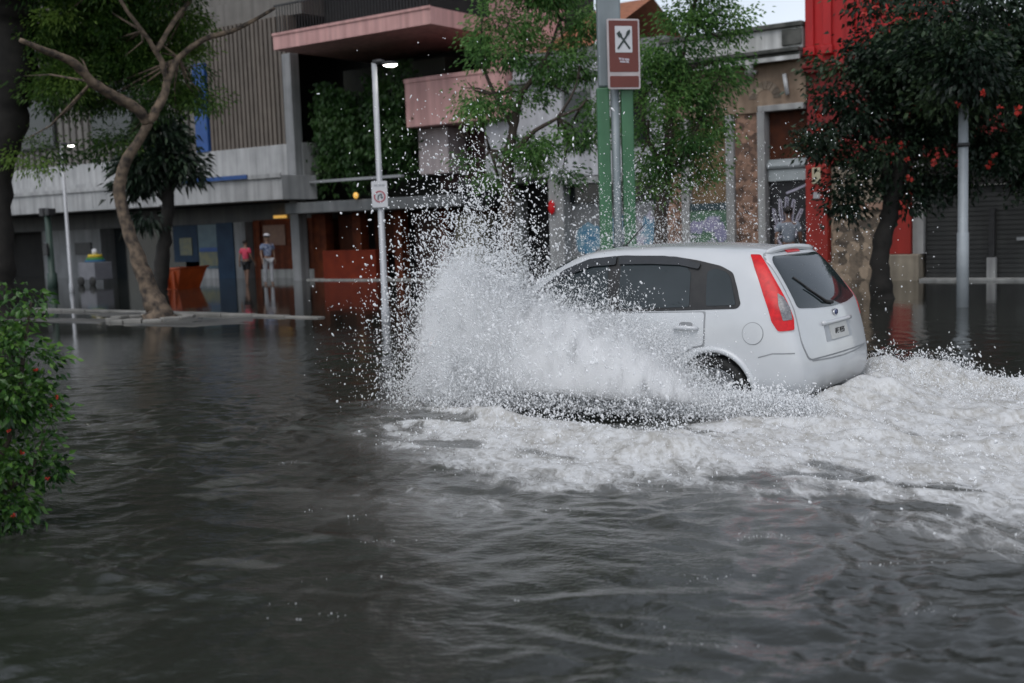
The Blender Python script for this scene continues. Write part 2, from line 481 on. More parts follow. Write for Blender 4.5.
gap_m = mat('panel_gap', (0.30, 0.31, 0.32), None, 10, 0.8)
plate_m = mat('plate_grey', (0.50, 0.50, 0.48), (0.56, 0.56, 0.54), 20, 0.45)
dark_m = mat('dark_lettering', (0.02, 0.02, 0.02), None, 5, 0.6)
tyre_m = mat('tyre_rubber', (0.015, 0.015, 0.015), (0.03, 0.03, 0.028), 30, 0.8, 0.3)
rim_m = mat('wheel_silver', (0.42, 0.43, 0.44), (0.36, 0.37, 0.38), 6, 0.35, 0, 0.6)
blue_m = mat('badge_blue', (0.03, 0.05, 0.14), None, 5, 0.25)

car = bpy.data.objects.new('hatchback_car', None); COL.objects.link(car)
car.location = (CX0, CY0, CZ0); car.rotation_euler = (0, 0, PI - CH)
tag(car, 'silver white five-door hatchback driving through the flood and throwing up spray', 'car')

XR = ([.15, .20, .28, .36, .46, .56, .63, .68, .80, .92, .985, 1.15, 1.30, 1.38, 1.43, 1.47],
      [-.50, -.58, -.665, -.695, -.70, -.685, -.665, -.645, -.625, -.60, -.575, -.47, -.36, -.30, -.262, -.20])
def xr(z): return float(np.interp(z, XR[0], XR[1]))
FRC = [0.03, 0.22, 0.46, 0.74, 0.93]

def half_ring(xf, zb, w, zbelt, yr, zr, ztop, kind):
    zk = [zb + f*(zbelt - zb) for f in FRC]
    ys = [.93*w, .985*w, 1.0*w, .993*w, .972*w]
    if kind == 'hood':
        pts = [(0, zb), (.45*w, zb), (.78*w, zb)] + list(zip(ys, zk)) + [(.945*w, zbelt), (.86*w, zbelt+.45*(ztop-zbelt)), (.72*w, zbelt+.75*(ztop-zbelt)), (.50*w, ztop-.008), (.25*w, ztop), (0, ztop+.004)]
    else:
        yb = .952*w
        pts = [(0, zb), (.45*w, zb), (.78*w, zb)] + list(zip(ys, zk)) + [(yb, zbelt), (yb + .52*(yr-yb) + .022, zbelt + .55*(zr-zbelt)), (yr, zr), (yr*.84, zr + .62*(ztop-zr)), (yr*.45, ztop-.012), (0, ztop)]
    return [(xf(z), y, z) for y, z in pts]

rings = []
# rear: leaning stations that follow the hatch line
for dlt, w, yr, ztop, zr in ((0.0, .735, .520, 1.425, 1.375), (.022, .785, .555, 1.432, 1.383), (.10, .825, .575, 1.452, 1.392), (.30, .836, .588, 1.470, 1.398)):
    rings.append(half_ring(lambda z, d=dlt: xr(z) + d, .27 - .3*dlt, w, .985, yr, zr, ztop, 'cabin'))
for x, zb, w, zbelt, yr, zr, ztop in ((.22, .175, .838, .982, .596, 1.416, 1.484), (.45, .165, .84, .975, .600, 1.420, 1.490), (.85, .16, .842, .965, .603, 1.422, 1.492),
                                      (1.2, .16, .842, .955, .598, 1.412, 1.482), (1.5, .16, .842, .95, .585, 1.378, 1.452), (1.8, .16, .84, .945, .60, 1.225, 1.330), (2.1, .16, .838, .94, .64, 1.06, 1.165)):
    rings.append(half_ring(lambda z, x=x: x, zb, w, zbelt, yr, zr, ztop, 'cabin'))
for x, zb, w, zbelt, ztop in ((2.40, .16, .835, .90, 1.005), (2.65, .165, .83, .87, .955), (2.95, .18, .80, .81, .885), (3.14, .21, .735, .74, .80), (3.23, .25, .65, .68, .725)):
    rings.append(half_ring(lambda z, x=x: x + (.03*math.sin(min(max((z-.2)/.5, 0), 1)*PI) if x > 3.1 else 0), zb, w, zbelt, 0, 0, ztop, 'hood'))

bm = bmesh.new()
RV = []
for hr in rings:
    left = [bm.verts.new(p) for p in hr]
    right = {k: bm.verts.new((hr[k][0], -hr[k][1], hr[k][2])) for k in range(1, 13)}
    RV.append(left + [right[k] for k in range(12, 0, -1)])
for a, b2 in zip(RV[:-1], RV[1:]):
    for k in range(26):
        k2 = (k+1) % 26
        bm.faces.new((a[k], a[k2], b2[k2], b2[k]))
def cap(ring, bulge):
    L_ = lambda k: ring[k]; R_ = lambda k: ring[26-k] if 1 <= k <= 12 else ring[k]
    rows = [[L_(3), L_(2), L_(1), L_(0), R_(1), R_(2), R_(3)]]
    top = [L_(10), L_(11), L_(12), L_(13), R_(12), R_(11), R_(10)]
    for k in range(4, 10):
        a, c = L_(k), R_(k); row = [a]
        for q in (.78, .45, 0, -.45, -.78):
            y = a.co.y*q
            row.append(bm.verts.new((a.co.x + bulge*(1-q*q), y, a.co.z + (0.0 if bulge > 0 else 0.0))))
        row.append(c); rows.append(row)
    rows.append(top)
    for r1, r2 in zip(rows[:-1], rows[1:]):
        for i in range(6): bm.faces.new((r1[i], r1[i+1], r2[i+1], r2[i]))
cap(RV[0], -.045); cap(RV[-1], .05)
bmesh.ops.recalc_face_normals(bm, faces=bm.faces)
bme = bpy.data.meshes.new('body'); bm.to_mesh(bme); bm.free()
tmp = bpy.data.objects.new('body_cage', bme); COL.objects.link(tmp)
md = tmp.modifiers.new('s', 'SUBSURF'); md.levels = 3; md.render_levels = 3
def eval_mesh(o):
    dg = bpy.context.evaluated_depsgraph_get(); dg.update()
    return bpy.data.meshes.new_from_object(o.evaluated_get(dg), depsgraph=dg)
smooth_me = eval_mesh(tmp)
bvh = BVHTree.FromPolygons([v.co.copy() for v in smooth_me.vertices], [tuple(p.vertices) for p in smooth_me.polygons])
cuts = []
for x in (0.06, 2.49):
    for sy in (1, -1):
        cb = MB().lathe([(0, .52*sy), (.335, .52*sy), (.335, 1.05*sy), (0, 1.05*sy)], 56, 'y', (x, 0, .285))
        me2 = bpy.data.meshes.new('cut'); me2.from_pydata(cb.v, [], cb.f)
        b3 = bmesh.new(); b3.from_mesh(me2); bmesh.ops.remove_doubles(b3, verts=b3.verts, dist=1e-5); bmesh.ops.recalc_face_normals(b3, faces=b3.faces); b3.to_mesh(me2); b3.free()
        co = bpy.data.objects.new('cut', me2); COL.objects.link(co); cuts.append(co)
        bd = tmp.modifiers.new('b', 'BOOLEAN'); bd.operation = 'DIFFERENCE'; bd.object = co; bd.solver = 'EXACT'
body_me = eval_mesh(tmp); body_me.name = 'body'
for o in cuts + [tmp]: bpy.data.objects.remove(o)
body_me.materials.clear()
body = link_mesh('body', body_me, paint, car, True)
md = body.modifiers.new('n', 'EDGE_SPLIT'); md.split_angle = rad(40)

# ---- panels laid on the body surface: outline given in a side, rear or front view and dropped onto the skin
VIEWS = {'left': (Vector((0, -1, 0)), lambda a, z: Vector((a, 2.0, z))), 'right': (Vector((0, 1, 0)), lambda a, z: Vector((a, -2.0, z))),
         'rear': (Vector((1, 0, 0)), lambda a, z: Vector((-2.5, a, z))), 'front': (Vector((-1, 0, 0)), lambda a, z: Vector((5.0, a, z))),
         'corner': (Vector((.62, -.785, 0)).normalized(), None)}
_ch = Vector((.785, .62, 0)).normalized()
VIEWS['corner'] = (VIEWS['corner'][0], lambda a, z: _ch*a - VIEWS['corner'][0]*3.0 + Vector((0, 0, z)))
_ch2 = Vector((.785, -.62, 0)).normalized(); _cd2 = Vector((.62, .785, 0)).normalized()
VIEWS['corner_right'] = (_cd2, lambda a, z: _ch2*a - _cd2*3.0 + Vector((0, 0, z)))

def smooth_outline(pts, rnd=0.0, n=4):
    if rnd <= 0: return pts
    out = []; m_ = len(pts)
    for i in range(m_):
        p0, p, p1 = Vector(pts[i-1]), Vector(pts[i]), Vector(pts[(i+1) % m_])
        d0 = (p0-p); d1 = (p1-p)
        r = min(rnd, d0.length*.45, d1.length*.45)
        a = p + d0.normalized()*r; c = p + d1.normalized()*r
        for k in range(n+1):
            t = k/n
            q = a*(1-t)**2 + p*2*t*(1-t) + c*t*t
            out.append((q.x, q.y))
    return out

def panel(name, pts, view, m_, parent, off=0.004, rnd=0.0, res=0.03, thick=0.012):
    dirv, org = VIEWS[view]
    pts = smooth_outline(pts, rnd)
    dense = []
    for i in range(len(pts)):
        a, c = Vector(pts[i]), Vector(pts[(i+1) % len(pts)])
        k = max(1, int((c-a).length/res))
        dense += [a.lerp(c, j/k) for j in range(k)]
    xs = [p.x for p in dense]; zs = [p.y for p in dense]
    inner = []
    x = min(xs) + res*.5
    while x < max(xs):
        z = min(zs) + res*.5
        while z < max(zs):
            inner.append(Vector((x, z))); z += res
        x += res
    nd = len(dense)
    vo, eo, fo, *_ = delaunay_2d_cdt(dense + inner, [(i, (i+1) % nd) for i in range(nd)], [list(range(nd))], 1, 1e-5)
    b4 = bmesh.new(); vs = []
    ok = []
    for p in vo:
        hit, nrm, idx, dd = bvh.ray_cast(org(p.x, p.y), dirv)
        if hit is None: vs.append(None); continue
        if nrm.dot(dirv) > 0: nrm = -nrm
        vs.append(b4.verts.new(hit + nrm*off))
    for f in fo:
        if all(vs[i] is not None for i in f):
            try: b4.faces.new([vs[i] for i in f])
            except ValueError: pass
    for v in [v for v in b4.verts if not v.link_faces]: b4.verts.remove(v)
    b4.normal_update()
    for f in b4.faces:
        if f.normal.dot(dirv) > 0: f.normal_flip()
    edge = [e for e in b4.edges if len(e.link_faces) == 1]
    r_ = bmesh.ops.extrude_edge_only(b4, edges=edge)
    for v in [g for g in r_['geom'] if isinstance(g, bmesh.types.BMVert)]: v.co += dirv*thick
    me3 = bpy.data.meshes.new(name); b4.to_mesh(me3); b4.free()
    o = link_mesh(name, me3, m_, parent, True)
    q = o.modifiers.new('n', 'EDGE_SPLIT'); q.split_angle = rad(50)
    return o

def ribbon(pts, wd, closed=False):
    P_ = [Vector(p) for p in pts]; n = len(P_); lft = []; rgt = []
    for i, p in enumerate(P_):
        a = P_[i-1] if (i > 0 or closed) else p; c = P_[(i+1) % n] if (i < n-1 or closed) else p
        d = (c-a).normalized(); nn = Vector((-d.y, d.x))*wd/2
        lft.append(p+nn); rgt.append(p-nn)
    return [tuple(v) for v in lft + rgt[::-1]]

GL = [(2.05, .905), (1.85, 1.10), (1.62, 1.275), (1.36, 1.372), (1.0, 1.400), (.5, 1.385), (.28, 1.352), (.06, 1.305), (-.06, 1.25), (-.12, 1.13), (-.17, 1.0), (-.14, .968), (.4, .945), (1.2, .922)]
for sd_ in ('left', 'right'):
    fr = panel('side_window', GL, sd_, rubber, car, .004, .03)
    panel('pane', [(1.86, .93), (1.66, 1.15), (1.45, 1.275), (1.20, 1.345), (1.13, 1.355), (1.05, .942)], sd_, glass, fr, .008, .02)
    panel('pane', [(.94, .95), (1.0, 1.36), (.70, 1.36), (.40, 1.335), (.31, 1.25), (.28, .975)], sd_, glass, fr, .008, .02)
    panel('pane', [(.13, .985), (.165, 1.26), (.10, 1.285), (.0, 1.255), (-.05, 1.21), (-.13, .995)], sd_, glass, fr, .008, .02)
    panel('rain_visor', [(1.74, 1.17), (1.58, 1.275), (1.34, 1.362), (1.06, 1.386), (1.045, 1.315), (1.30, 1.298), (1.52, 1.225), (1.70, 1.13)], sd_, visor_m, car, .022, .015)
    panel('rain_visor', [(1.03, 1.388), (.60, 1.382), (.42, 1.362), (.235, 1.315), (.245, 1.275), (.43, 1.308), (.70, 1.318), (1.015, 1.317)], sd_, visor_m, car, .022, .015)
    # doors
    fd = [(2.02, .885), (2.06, .60), (2.03, .27), (1.05, .255), (.985, .60), (.985, .912)]
    rd = [(.967, .912), (.967, .60), (1.03, .255), (.66, .26), (.54, .36), (.41, .54), (.24, .655), (.145, .67), (.14, .936)]
    panel('door_gap', [(2.035, .895), (2.075, .60), (2.043, .25), (.65, .247), (.527, .35), (.40, .528), (.237, .642), (.132, .658), (.127, .945), (1.0, .922)], sd_, gap_m, car, .0015, .02, thick=.004)
    d1 = panel('door', fd, sd_, paint, car, .005, .03)
    d2 = panel('door', rd, sd_, paint, car, .005, .03)
    s_ = 1 if sd_ == 'left' else -1
    for dd_, hx in ((d1, 1.14), (d2, .30)):
        hit, nrm, _, _ = bvh.ray_cast(Vector((hx, 2*s_, 0.807)), Vector((0, -s_, 0)))
        hb = MB(); hb.tube([(hx-.11, hit.y+.004*s_, 0.804), (hx-.09, hit.y+.034*s_, 0.808), (hx, hit.y+.040*s_, 0.812), (hx+.09, hit.y+.034*s_, 0.808), (hx+.11, hit.y+.004*s_, 0.804)], [.012, .017, .019, .017, .012], 10)
        hb.build('handle', paint, dd_, (0, 0, 0), True)
        panel('handle_recess', [(hx-.07, .79), (hx+.07, .79), (hx+.06, .855), (hx-.06, .855)], sd_, gap_m, dd_, .0062, .03, .02, .004)
    # flared arches, lower guard
    for x in (0.06, 2.49):
        ar = MB(); arc = []; rs = []
        for k in range(33):
            a = rad(-8) + rad(196)*k/32
            px_, pz_ = x + .352*math.cos(a), .285 + .352*math.sin(a)
            hit, nrm, _, _ = bvh.ray_cast(Vector((px_, 2*s_, max(pz_, .2))), Vector((0, -s_, 0)))
            arc.append((px_, (hit.y if hit else .8*s_) + .004*s_, pz_)); rs.append(.026)
        ar.tube(arc, rs, 10).build('wheel_arch', paint, car, (0, 0, 0), True)
    # wheels
    for x in (0.06, 2.49):
        wb = MB().lathe([(.20, -.085), (.275, -.085), (.288, -.06), (.29, 0), (.288, .06), (.275, .085), (.20, .085), (.195, 0), (.20, -.085)], 40, 'y', (x, .735*s_, .285))
        ty = wb.build('tyre', tyre_m, None, (0, 0, 0), True)
        wh = bpy.data.objects.new('wheel', None); COL.objects.link(wh); wh.parent = car
        ty.parent = wh
        rb = MB().lathe([(.0, .060*s_), (.05, .064*s_), (.06, .045*s_), (.17, .05*s_), (.20, .075*s_), (.205, .0)], 40, 'y', (x, .735*s_, .285))
        for k in range(7):
            a = 2*PI*k/7
            rb.tube([(x+.04*math.cos(a), .735*s_+.066*s_, .285+.04*math.sin(a)), (x+.185*math.cos(a), .735*s_+.072*s_, .285+.185*math.sin(a))], [.022, .028], 8)
        rb.build('rim', rim_m, wh, (0, 0, 0), True)
    # mirror
    mb_ = MB().ell((1.93, .93*s_, 1.02), (.07, .10, .065)).tube([(1.95, .80*s_, .975), (1.94, .88*s_, 1.0)], .022, 8)
    mb_.build('wing_mirror', paint, car, (0, 0, 0), True)
    # tail lamps up the rear pillars
    cv = 'corner' if sd_ == 'left' else 'corner_right'
    TL = [(.150, 1.385), (.221, 1.388), (.217, 1.284), (.19, 1.076), (.154, .869), (.114, .795), (.0, .805), (-.003, .89), (.036, 1.036), (.097, 1.206)]
    tl = panel('tail_lamp', TL, cv, redlamp, car, .010, .015, .02)
    panel('clear_lens', [(.092, 1.085), (.052, 1.055), (.020, .975), (.010, .885), (.078, .877), (.098, .99)], cv, greylamp, tl, .014, .008, .015, .006)
    # headlamp with its amber corner
    hl = panel('headlamp', [(.62*s_, .66), (.40*s_, .64), (.36*s_, .58), (.60*s_, .50)], 'front', greylamp, car, .006, .03)
    panel('turn_signal', [(3.10, .66), (2.96, .70), (3.0, .58), (3.12, .55)], sd_, orange_m, car, .006, .02)
# fuel flap
flap = [( -.285 + .085*math.cos(a), .775 + .085*math.sin(a)) for a in np.linspace(0, 2*PI, 28, endpoint=False)]
panel('fuel_flap_gap', [(-.285 + .091*math.cos(a), .775 + .091*math.sin(a)) for a in np.linspace(0, 2*PI, 28, endpoint=False)], 'left', gap_m, car, .0015, 0, .03, .004)
ff = panel('fuel_flap', flap, 'left', paint, car, .005, 0, .03)
# rear: tailgate, its glass, number plate
tg_gap = [(-.66, .565), (.66, .565), (.715, .70), (.70, .95), (.57, 1.34), (.50, 1.395), (-.50, 1.395), (-.57, 1.34), (-.70, .95), (-.715, .70)]
panel('tailgate_gap', [(a*1.016, z + (-.012 if z < .8 else .008)) for a, z in tg_gap], 'rear', gap_m, car, .0015, .05, .03, .004)
tgt = panel('tailgate', tg_gap, 'rear', paint, car, .006, .05)
rw = panel('rear_window', [(-.655, .975), (-.35, .945), (0, .935), (.35, .945), (.655, .965), (.545, 1.325), (.47, 1.368), (-.47, 1.368), (-.545, 1.325)], 'rear', glass, tgt, .010, .04)
panel('high_brake_lamp', [(-.14, 1.385), (.14, 1.385), (.13, 1.408), (-.13, 1.408)], 'rear', redlamp, tgt, .012, .01, .02)
def surf_rear(y, z, off=.012):
    h_, n_, _, _ = bvh.ray_cast(Vector((-2.5, y, z)), Vector((1, 0, 0))); 
    if n_.x > 0: n_ = -n_
    return h_ + n_*off
wp = MB().tube([surf_rear(.02, .962, .02), surf_rear(.16, .98, .03), surf_rear(.36, 1.10, .026)], [.014, .009, .006], 8)
wp.tube([surf_rear(.12, .968, .016), surf_rear(.30, 1.085, .016), surf_rear(.43, 1.19, .016)], .008, 6)
wp.build('rear_wiper', rubber, car, (0, 0, 0), True)
# spoiler lip over the hatch
sp = MB(); 
lip = [(-.255, y, 1.43 - .05*(y/.5)**2 * .6) for y in np.linspace(-.5, .5, 15)]
sp.tube([(x-.02, y, z+.005) for x, y, z in lip], [.012] + [.026]*13 + [.012], 10)
sp.build('roof_spoiler', paint, car, (0, 0, 0), True)
panel('plate_recess', [(-.30, .665), (.30, .665), (.285, .80), (-.285, .80)], 'rear', mat('recess_paint', (.42, .44, .46), None, 4, .5), tgt, .009, .02, .03, .004)
gb = MB().tube([surf_rear(y, .815, .016) for y in np.linspace(-.32, .32, 13)], .018, 8)
gb.build('tailgate_handle', paint, tgt, (0, 0, 0), True)
pl = panel('number_plate', [(-.20, .675), (.20, .675), (.20, .795), (-.20, .795)], 'rear', plate_m, tgt, .014, .008, .04, .006)
def text_mesh(name, body_, size, m_, parent, mtx, extr=0.002, align='CENTER'):
    cu = bpy.data.curves.new(name, 'FONT'); cu.body = body_; cu.size = size; cu.extrude = extr; cu.align_x = align; cu.align_y = 'CENTER'
    o = bpy.data.objects.new(name, cu); COL.objects.link(o)
    me4 = eval_mesh(o); bpy.data.objects.remove(o)
    me4.transform(mtx); me4.materials.clear()
    return link_mesh(name, me4, m_, parent)
pc = surf_rear(0, .733, .017)
tilt = Matrix(((0, 0, -1), (-1, 0, 0), (0, 1, 0))).to_4x4()
text_mesh('plate_number', 'IFE 7ES5', .068, dark_m, pl, Matrix.Translation(pc) @ tilt @ Matrix.Scale(.92, 4, (1, 0, 0)))
bc = surf_rear(0, .885, .010)
em = MB().lathe([(.0, -.012), (.030, -.010), (.034, 0), (.0, .004)], 28, 'y'); 
em.v = [(bc.x + y*1.0, bc.y + x*1.5, bc.z + z*.9) for x, y, z in em.v]
ema = em.build('badge', chrome, tgt, (0, 0, 0), True)
em = MB().lathe([(.0, -.0145), (.024, -.013), (.026, -.006)], 28, 'y'); em.v = [(bc.x + y, bc.y + x*1.5, bc.z + z*.9) for x, y, z in em.v]
em.build('badge_centre', blue_m, ema, (0, 0, 0), True)
# bumper line and rear bumper insert
panel('bumper_line', ribbon([(-.66, .60), (-.60, .548), (-.3, .535), (0, .53), (.3, .535), (.60, .548), (.66, .60)], .012), 'rear', gap_m, car, .002, 0, .02, .004)
panel('bumper_line', ribbon([(-.62, .625), (-.45, .62), (-.33, .585)], .010), 'left', gap_m, car, .002, 0, .02, .004)
# windscreen, grille
panel('windscreen', [(-.66, 1.0), (.66, 1.0), (.60, 1.15), (.535, 1.36), (.3, 1.40), (-.3, 1.40), (-.535, 1.36), (-.60, 1.15)], 'front', glass, car, .006, .04)
panel('grille', [(-.30, .50), (.30, .50), (.33, .61), (-.33, .61)], 'front', rubber, car, .006, .03)
hit, _, _, _ = bvh.ray_cast(Vector((1.33, 0, 3)), Vector((0, 0, -1)))
MB().tube([(1.33, 0, hit.z-.01), (1.31, 0, hit.z+.02), (1.12, 0, hit.z+.20)], [.02, .008, .004], 8).build('antenna', rubber, car, (0, 0, 0), True)
# ------------------------------------------------------------------ facades along the far side of the street (t = 0 is their line)
concrete = mat('grey_render', (0.34, 0.34, 0.33), (0.42, 0.42, 0.40), 1.6, 0.8, 0.1, streak=0.35)
white_r = mat('white_render', (0.35, 0.355, 0.355), (0.44, 0.44, 0.44), 1.4, 0.75, 0.08, streak=0.3)
pale_r = mat('pale_plaster', (0.22, 0.225, 0.23), (0.28, 0.285, 0.29), 1.5, 0.75, 0.1, streak=0.3)
brown_c = mat('brown_cladding', (0.125, 0.102, 0.083), (0.155, 0.128, 0.105), 2.0, 0.6, 0.05, streak=0.25)
greybr = mat('grey_brown_cladding', (0.15, 0.14, 0.125), (0.18, 0.165, 0.15), 2.0, 0.7, 0.05, streak=0.3)
blue_p = mat('blue_paint', (0.012, 0.06, 0.22), (0.016, 0.075, 0.26), 3, 0.5)
darkblue = mat('dark_blue_panel', (0.007, 0.026, 0.06), (0.013, 0.04, 0.08), 2, 0.55, spec=.25)
poster_b = mat('poster_blue', (0.018, 0.07, 0.11), (0.04, 0.105, 0.14), 3, 0.4)
poster_y = mat('poster_ochre', (0.20, 0.19, 0.10), (0.12, 0.14, 0.11), 5, 0.5)
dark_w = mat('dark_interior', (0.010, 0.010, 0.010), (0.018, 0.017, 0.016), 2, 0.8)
dark_gl = mat('dark_shop_glass', (0.012, 0.016, 0.018), (0.02, 0.024, 0.026), 1.5, 0.12)
wood_o = mat('orange_brown_wood', (0.17, 0.042, 0.015), (0.10, 0.025, 0.011), 4, 0.75, spec=.2, streak=0.35)
wood_d = mat('dark_brown_wood', (0.085, 0.026, 0.012), (0.05, 0.017, 0.010), 4, 0.75, spec=.2)
counter_m = mat('red_orange_panel', (0.19, 0.028, 0.010), (0.14, 0.020, 0.009), 3, 0.75, spec=.2)
pink = mat('pink_render', (0.60, 0.335, 0.315), (0.68, 0.39, 0.365), 1.2, 0.75, 0.08, streak=0.28)
maroon = mat('maroon_wall', (0.07, 0.03, 0.028), (0.05, 0.022, 0.022), 2, 0.7)
metal_g = mat('galvanised_grey', (0.30, 0.31, 0.32), (0.36, 0.37, 0.38), 5, 0.45, 0, 0.3)
dark_met = mat('dark_metal', (0.03, 0.03, 0.032), (0.045, 0.045, 0.046), 8, 0.5, 0, 0.4)
roof_t = mat('orange_roof_tile', (0.42, 0.17, 0.09), (0.30, 0.12, 0.07), 6, 0.8, 0.2)
tan = mat('bare_tan_plaster', (0.24, 0.165, 0.115), (0.34, 0.25, 0.18), 2.6, 0.9, 0.35, detail=9, streak=0.3)
rubble = mat('rubble_stone', (0.06, 0.05, 0.042), (0.44, 0.34, 0.25), 5.6, 0.9, 0.6, kind='stone', lo=0.15, hi=0.85)
brick_m = mat('old_brick', (0.07, 0.045, 0.035), (0.36, 0.215, 0.15), 9.0, 0.9, 0.5, kind='stone', lo=0.2, hi=0.8)
stone_t = mat('grey_stone_trim', (0.33, 0.33, 0.33), (0.40, 0.40, 0.39), 3, 0.8, 0.15, streak=0.3)
old_white = mat('weathered_white', (0.66, 0.66, 0.65), (0.52, 0.52, 0.50), 2.2, 0.85, 0.1, streak=0.4)
black_stain = mat('mossy_black_stone', (0.04, 0.042, 0.038), (0.11, 0.11, 0.10), 3, 0.9, 0.2)
board = mat('brown_board', (0.155, 0.10, 0.05), (0.19, 0.125, 0.065), 2, 0.7)
red_b = mat('bright_red_paint', (0.50, 0.016, 0.018), (0.42, 0.013, 0.015), 2.0, 0.6, 0.08, streak=0.25)
red_d = mat('deep_red_paint', (0.27, 0.013, 0.013), (0.21, 0.012, 0.012), 2.0, 0.6, streak=0.25)
red_or = mat('vermilion_paint', (0.38, 0.024, 0.014), (0.29, 0.018, 0.012), 2.0, 0.6, streak=0.2)
base_st = mat('beige_base_stone', (0.36, 0.31, 0.24), (0.27, 0.23, 0.18), 3.0, 0.9, 0.3, streak=0.3)
shut_d = mat('dark_roller_shutter', (0.026, 0.027, 0.027), (0.040, 0.041, 0.040), 3, 0.5, streak=0.3)
shut_s = mat('silver_roller_shutter', (0.40, 0.43, 0.44), (0.33, 0.36, 0.37), 3, 0.4, 0, 0.4)
blackp = mat('black_shutter_paint', (0.012, 0.012, 0.015), (0.02, 0.02, 0.023), 3, 0.5)
g_white = mat('white_spray_paint', (0.55, 0.53, 0.62), (0.42, 0.40, 0.52), 5, 0.7)
g_green = mat('green_spray_paint', (0.10, 0.20, 0.11), (0.06, 0.12, 0.09), 3, 0.7)
g_blue = mat('blue_spray_paint', (0.06, 0.20, 0.33), (0.20, 0.34, 0.42), 4, 0.7)
g_lilac = mat('lilac_spray_paint', (0.30, 0.28, 0.42), (0.22, 0.22, 0.34), 4, 0.7)
amber_g = mat('amber_glow', (0.9, 0.5, 0.1), None, 3, 0.4, emis=(1, 0.55, 0.12), estr=0.3)
curtain_m = mat('dim_curtain', (0.12, 0.115, 0.10), (0.07, 0.07, 0.06), 2, 0.8)

def bx(s0, s1, t0, t1, z0, z1): return MB().box(s0, s1, t0, t1, z0, z1)

# pavement along the facades, a hand below the water
solo(bx(-70, 40, -6.6, 0.6, -0.2, -0.045), 'pavement', mat('wet_pavement', (0.12, 0.12, 0.115), (0.16, 0.155, 0.15), 3, 0.6, 0.1), 'grey pavement lying just under the flood water before the shops', 'pavement', 0, 0)['kind'] = 'structure'

# ---------- A: modern block with the white canopy
A = thing('modern_building', 'modern block with white canopy band, brown corrugated cladding and dark ground floor', 'building', -24, 0)
bx(-46, -8.75, 3.4, 14, -0.3, 20).build('rear_wall', dark_w, A)
bx(-46, -8.78, 0.0, 1.2, 3.40, 4.47).build('band_wall', white_r, A, bevel=.02)
fa_ = bx(-46, -8.2, -1.5, 0.0, 2.62, 3.38); fa_.box(-46, -8.2, -1.56, -1.502, 3.30, 3.44)
fa_.box(-46, -14.5, -1.2, 0.0, 3.441, 3.62)
for s in np.arange(-44, -8.5, 2.35): fa_.box(s, s+.03, -1.512, -1.502, 2.64, 3.29)
fa_.build('canopy', white_r, A, bevel=.015)
bx(-12.9, -9.7, -1.62, -1.563, 3.33, 3.46).build('blue_trim', blue_p, A)
cl = MB()
for s in np.arange(-13.25, -9.3, .21): cl.box(s, s+.13, .02, .12, 4.47, 8.6)
cl.box(-13.3, -9.25, .12, .5, 4.47, 8.6)
cl.build('corrugated_cladding', brown_c, A)
bx(-13.95, -13.32, -.06, .5, 4.47, 7.5).build('blue_panel', blue_p, A)
g2 = MB()
for s in np.arange(-45.8, -14.1, .42): g2.box(s, s+.27, .02, .14, 4.47, 9.2)
g2.box(-46, -13.96, .14, .5, 4.47, 9.2); g2.box(-46, -8.75, .3, 3.4, 8.62, 9.4); g2.box(-13.95, -13.32, .1, .5, 7.5, 9.2)
g2.build('grey_cladding', greybr, A)
for k, s in enumerate(np.arange(-45, -15, 5.0)):
    f_ = MB().box(s, s+2.6, -.08, .016, 5.2, 7.4).build('window', dark_met, A)
    bx(s+.08, s+2.52, -.10, -.082, 5.28, 7.32).build('pane', dark_gl, f_)
bx(-46, -8.8, .6, 3.4, 9.41, 20).build('upper_wall', greybr, A)
for z in (10.2, 13.4, 16.6):
    for s in np.arange(-44, -10, 4.2):
        f_ = bx(s, s+2.2, .52, .595, z, z+1.7).build('window', dark_met, A); bx(s+.08, s+2.12, .50, .518, z+.08, z+1.62).build('pane', dark_gl, f_)
bx(-9.18, -8.79, -.32, .06, -.3, 7.3).build('corner_pillar', pale_r, A, bevel=.02)
# ground floor: shade under the canopy is put into darker wall colours
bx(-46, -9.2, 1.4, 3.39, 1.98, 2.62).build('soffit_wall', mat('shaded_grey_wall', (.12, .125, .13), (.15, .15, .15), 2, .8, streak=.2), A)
bx(-26.0, -21.9, 1.3, 3.3, -.3, 1.975).build('wall_panel', pale_r, A)
bx(-23.6, -22.5, 1.24, 1.297, .95, 1.45).build('service_hatch', dark_met, A)
bx(-30, -26.1, 2.6, 3.3, -.3, 1.97).build('entrance', dark_w, A)
bx(-21.8, -17.4, 1.9, 3.3, -.3, 1.97).build('shop_front', dark_gl, A)
bx(-17.3, -15.9, 1.3, 3.3, .6, 1.97).build('shop_window', darkblue, A)
bx(-16.9, -16.2, 1.27, 1.297, .85, 1.5).build('poster', poster_y, A)
bx(-15.85, -14.55, 1.3, 3.3, .35, 1.97).build('poster_wall', poster_b, A)
bx(-15.8, -14.6, 1.27, 1.297, .45, .95).build('poster', poster_y, A)
bx(-15.75, -14.65, 1.26, 1.297, .97, 1.12).build('blue_stripe', blue_p, A)
bx(-17.3, -14.5, 1.1, 3.3, -.3, .345).build('low_ledge', white_r, A, bevel=.02)
bx(-14.45, -13.55, 1.0, 3.3, -.3, 2.0).build('blue_column', darkblue, A)
bx(-13.5, -12.9, 1.0, 3.3, -.3, 2.0).build('white_door_frame', pale_r, A, bevel=.015)
wf = bx(-12.85, -9.25, 1.35, 3.3, -.3, 2.05)
wf.build('wood_shopfront', wood_o, A)
for s0, s1 in ((-12.8, -12.45), (-10.4, -10.1), (-9.55, -9.3)):
    bx(s0, s1, 1.28, 1.347, -.1, 2.0).build('wood_post', wood_o, A)
